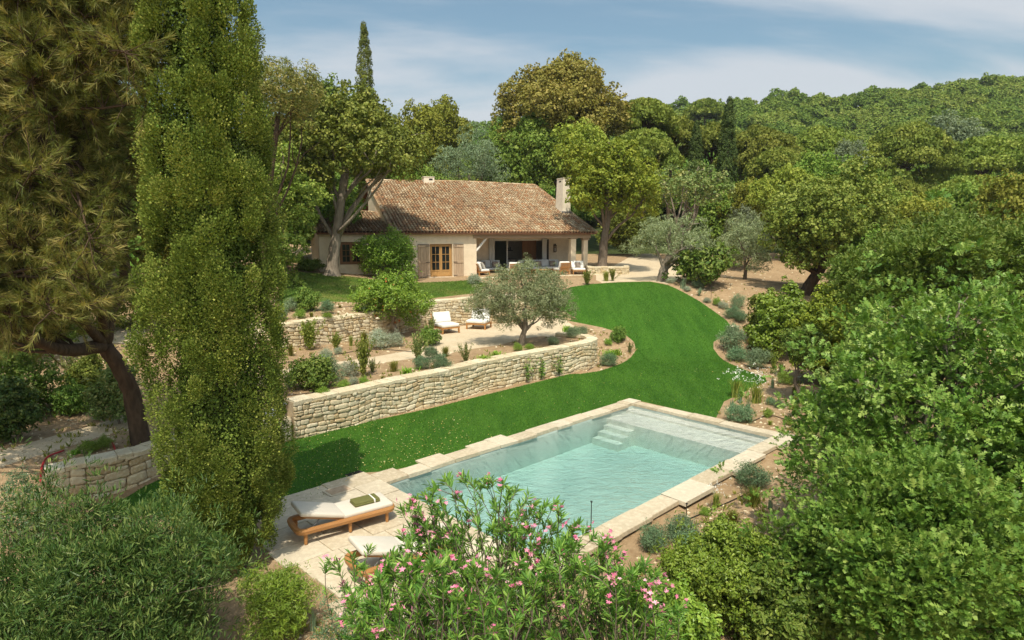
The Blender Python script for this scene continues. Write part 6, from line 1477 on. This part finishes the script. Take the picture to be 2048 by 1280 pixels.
climber(1124, 745, 1, 'small climber on the right part of the long lawn wall'); climber(1160, 738, 2, 'taller climber near the curved end of the long lawn wall'); climber(1100, 752, 3, 'leftmost of the small climbers on the long lawn wall')
# stakes, hose, irrigation lines
def stake(x, y0, y1, zf, label):
    p = G(x, y0, zf); h = (y0-y1)*p[1]/FPX; mb = MB(); mb.tube([(0, 0, -.1), (0, 0, h)], .009, 6)
    mb.rbox((-.02, -.02, h-.005), (.02, .02, h+.02), .005); o = mb.build('irrigation_stake', MT['black'], loc=p); tag(o, label, 'stake', 'thin black stakes in the beds')
for a_ in ((1182,1056,998,zL,'thin black stake against the water at the near side of the pool'),(1372,1045,1004,zL,'thin black stake in the pool bed by the protruding slab'),(873,735,682,T,'thin black stake on the gravel terrace beside the path'),(580,768,722,T,'thin black stake near the cypress on the gravel terrace'),(1422,598,568,zL,'thin stake at the top of the right border'),(850,615,583,zT2,'thin stake on the upper lawn above the rubble wall'),(1503,690,650,zL,'thin stake on the border headland')): stake(*a_)
def ground_tube(name, pts, zf, r, mt, label, cat, group=None, lift=0):
    q = smooth_path([np.array([*(w := G(x, y, zf))[:2], w[2]+r+.01+lift]) for x, y in pts], 6); mb = MB(); mb.tube(q, r, 6); tag(mb.build(name, MT[mt], smooth=True), label, cat, group)
ground_tube('garden_hose', [(82,968),(84,940),(96,918),(128,905)], T, .022, 'red', 'red hose curling over the left end of the short rubble wall', 'hose', None, .02)
ground_tube('garden_hose', [(224,888),(228,896),(231,905)], T, .022, 'red', 'short piece of red hose beside the pine trunk', 'hose', None, .02)
for pts, zf, lb_ in (([(560,728),(640,716),(720,702),(770,700),(830,705)], T, 'drip line along the bed under the left rubble wall'),([(575,792),(660,782),(760,764),(850,745),(960,728),(1050,704)], T, 'drip line along the bed behind the long lawn wall'),([(1465,690),(1448,698),(1452,712),(1480,726),(1520,742)], zL, 'drip line curling round the border headland'),([(1500,845),(1540,832),(1580,842),(1620,838)], zL, 'drip line beside the far coping of the pool'),([(1372,1042),(1420,1022),(1470,1000),(1500,985)], zL, 'drip line through the pool bed'),([(1175,742),(1190,733),(1215,722)], zL, 'drip line at the foot of the curved wall'),([(600,628),(660,618),(720,612)], zT2, 'drip line on the upper bed')):
    ground_tube('drip_line', pts, zf, .012, 'black', lb_, 'pipe', 'black drip lines in the beds')
# loose stones
def rock(x, y, zf, w, h, label, seed):
    rng = rg(seed); p = G(x, y, zf); bm = bmesh.new(); bmesh.ops.create_icosphere(bm, subdivisions=2, radius=1)
    for v in bm.verts: v.co *= 1+.22*math.sin(v.co.x*3+seed)*math.cos(v.co.y*2.3+v.co.z*2)+rng.normal()*.05
    for v in bm.verts: v.co = Vector((v.co.x*w, v.co.y*w*.8, v.co.z*h))
    me = bpy.data.meshes.new('garden_stone'); bm.to_mesh(me); bm.free(); at = me.attributes.new('rnd', 'FLOAT', 'POINT'); at.data.foreach_set('value', np.full(len(me.vertices), .8, np.float32))
    o = link('garden_stone', me, MT['stone']); o.location = (p[0], p[1], p[2]+h*.5); tag(o, label, 'stone', 'loose stones')
rock(1098, 640, zL, .22, .28, 'pale boulder where the gravel terrace meets the lawn', 1); rock(1468, 656, zL, .30, .10, 'flat pale stone at the right edge of the lawn', 2); rock(575, 835, zL, .35, .3, 'rough block at the left end of the long wall beside the cypress', 3)
# bare twigs and stack of stones by the house
st_ = [np.array(HW(.0, -.35, 0)[:2])+d for d in (np.array([-.25, 0]), np.array([.3, .1]))]
rubble('stone_pier', st_, lambda s: 2.75, lambda s: 3.55, 'small rough stone pier at the house wall, left of the shuttered door', 41, (.22,.13), .3, True, 'pier')
# ------------------------------------------------------------------ litter, pebbles and weeds on the bare ground
def litter():
    rng = rg(901); pts = []; big = []
    def zone(n, x0, x1, y0, y1, zf, avoid=None):
        for _ in range(n):
            p = G(rng.uniform(x0, x1), rng.uniform(y0, y1), zf)
            if zf is zT1 and not inpoly(np.array([p[0]]), np.array([p[1]]), [q[:2] for q in outerT1])[0]: continue
            if zf is zL and not inpoly(np.array([p[0]]), np.array([p[1]]), [q[:2] for q in outerL])[0]: continue
            if any(inpoly(np.array([p[0]]), np.array([p[1]]), q)[0] for q in (avoid or [])): continue
            pts.append(p)
    uvok = [pc(-3.6, -1.2), pc(10.6, -1.0), pc(10.6, 5.7), pc(-3.6, 5.7)]
    zone(1500, 1280, 1680, 880, 1200, zL, [uvok, LAWN]); zone(900, 1430, 1680, 740, 880, zL, [uvok, LAWN]); zone(900, 1340, 1640, 540, 760, zL, [LAWN])
    zone(900, 560, 1190, 660, 790, zT1, [PATH1]); zone(1600, 0, 290, 620, 980, zT1); zone(300, 550, 760, 600, 640, zT2, [L2]); zone(300, 1150, 1280, 655, 745, zL, [LAWN]); zone(350, 560, 760, 1150, 1280, zL, [uvok])
    C = np.array(pts); C[:, 2] += .012; n = len(C); O = np.tile([0, 0, 1.], (n, 1)); dist = C[:, 1]
    V, F, r = scatter_leaves(rng, C, O, np.clip(.02+.0022*dist, .03, .09), 'diamond', 1, .6, .5)
    tag(link('leaf_litter', np_mesh('leaf_litter', V, F, r), leafmat('litter', (.10,.06,.03), (.25,.17,.085), (.48,.38,.22), .05, .9, .05, 0)), kind='stuff')
    # pebbles: little octahedra
    k = rng.permutation(n)[:2200]; C = np.array(pts)[k]+rng.normal(size=(len(k), 3))*np.array([.12, .12, 0]); s = (.012+.0012*C[:, 1])*rng.uniform(.5, 1.7, len(k))
    oc = np.array([(1,0,0),(0,1,0),(-1,0,0),(0,-1,0),(0,0,.7),(0,0,-.7)], float); of = np.array([(0,1,4),(1,2,4),(2,3,4),(3,0,4)])
    V = (C[:, None, :]+oc[None]*s[:, None, None]*(1+.3*rng.normal(size=(len(k), 6, 1)))).reshape(-1, 3); F = (np.arange(len(k))[:, None, None]*6+of[None]).reshape(-1, 3)
    tag(link('pebbles', np_mesh('pebbles', V, F, np.repeat(rng.uniform(.2, 1, len(k)), 6)), MT['stone']), kind='stuff')
    # thin weeds
    k = rng.permutation(n)[:900]; C = np.repeat(np.array(pts)[k], 7, 0)+rng.normal(size=(6300, 3))*np.array([.03, .03, 0]); D = np.c_[rng.normal(size=(6300, 2))*.6, np.ones(6300)]
    V, F, r = leaf_arrays(rng, C, D, nrmz(rng.normal(size=C.shape)), .12*rng.uniform(.5, 1.4, 6300), 'slim', rng.uniform(0, 1, 6300))
    tag(link('weeds', np_mesh('weeds', V, F, r), MT['tuft']), kind='stuff')
litter()
# dusty undergrowth shrubs under the pine
for i, (x, y, Y, w, h, mt, lb_) in enumerate([(55,720,17.5,70,50,'oak','dark shrub under the hanging pine branches at the left edge'),(235,770,17,42,50,'loose','twiggy bush right behind the leaning pine trunk'),(110,640,24,70,45,'oak','broad dark shrub far behind the leaning pine'),(20,800,15.5,45,40,'darkshrub','dark shrub at the left edge above the gravel path'),(255,650,27,50,50,'holm','evergreen shrub far behind the pine fork'),(175,745,19,34,30,'holm','small evergreen bush below the big pine limb')]):
    ptree('shrub', lb_, 910+3*i, Y, (x, y), (w, h), (x, y), zT1, (MT[mt], bk), 5000, .085, 10, 'oval', tr=.04, nl=4, low=-.8, cat='shrub', clump=16)
# trees that close the garden off to the sides
for i, (x, y, s, k, lb_) in enumerate([(26,24,1.0,0,'oak just past the right edge, beyond the near oaks'),(31,31,1.1,0,'bright oak past the right edge beside the upper lawn'),(18,14,1.0,1,'oak past the right edge, level with the pool'),(27,18,1.2,0,'large oak further past the right edge, level with the pool'),(41,40,1.3,1,'oak past the right edge at the height of the house'),(38,33,1.3,0,'far right oak beyond the hedge'),(15,5.5,.8,0,'low oak in the far bottom right beyond the frame'),(-19,22,1.1,1,'tree past the left edge behind the path'),(-24,32,1.3,0,'tree far past the left edge of the terraces'),(-18,38,1.1,2,'green tree left of the annex, past the big pine'),(-28,18,1.2,0,'tree past the left edge beside the short wall'),(-15,46,1.1,1,'tree behind the left end of the annex'),(52,52,1.4,0,'oak far right behind the dark evergreen oak'),(54,46,1.5,0,'far right oak past the umbrella pines')]):
    o = bpy.data.objects.new('woodland_tree', WPv[(i*5+1) % 6][k]); col.objects.link(o); o.location = (x, y, Z(zL if x > 0 else zT1, x, y)-.4); o.scale = (s,)*3; o.rotation_euler = (0, 0, i*1.7)
    tag(o, lb_, 'tree', 'trees around the garden')
# ------------------------------------------------------------------ thin summer haze over the valley
def haze():
    mb = MB(); mb.box((-470, -60, -4), (470, 460, 105)); m, nt, o = newmat('haze')
    v = nt.nodes.new('ShaderNodeVolumePrincipled'); v.inputs['Color'].default_value = (.86, .92, .98, 1); v.inputs['Density'].default_value = .0002; v.inputs['Anisotropy'].default_value = .2
    nt.links.new(v.outputs[0], o.inputs['Volume']); tag(mb.build('haze', m), kind='stuff')
haze()
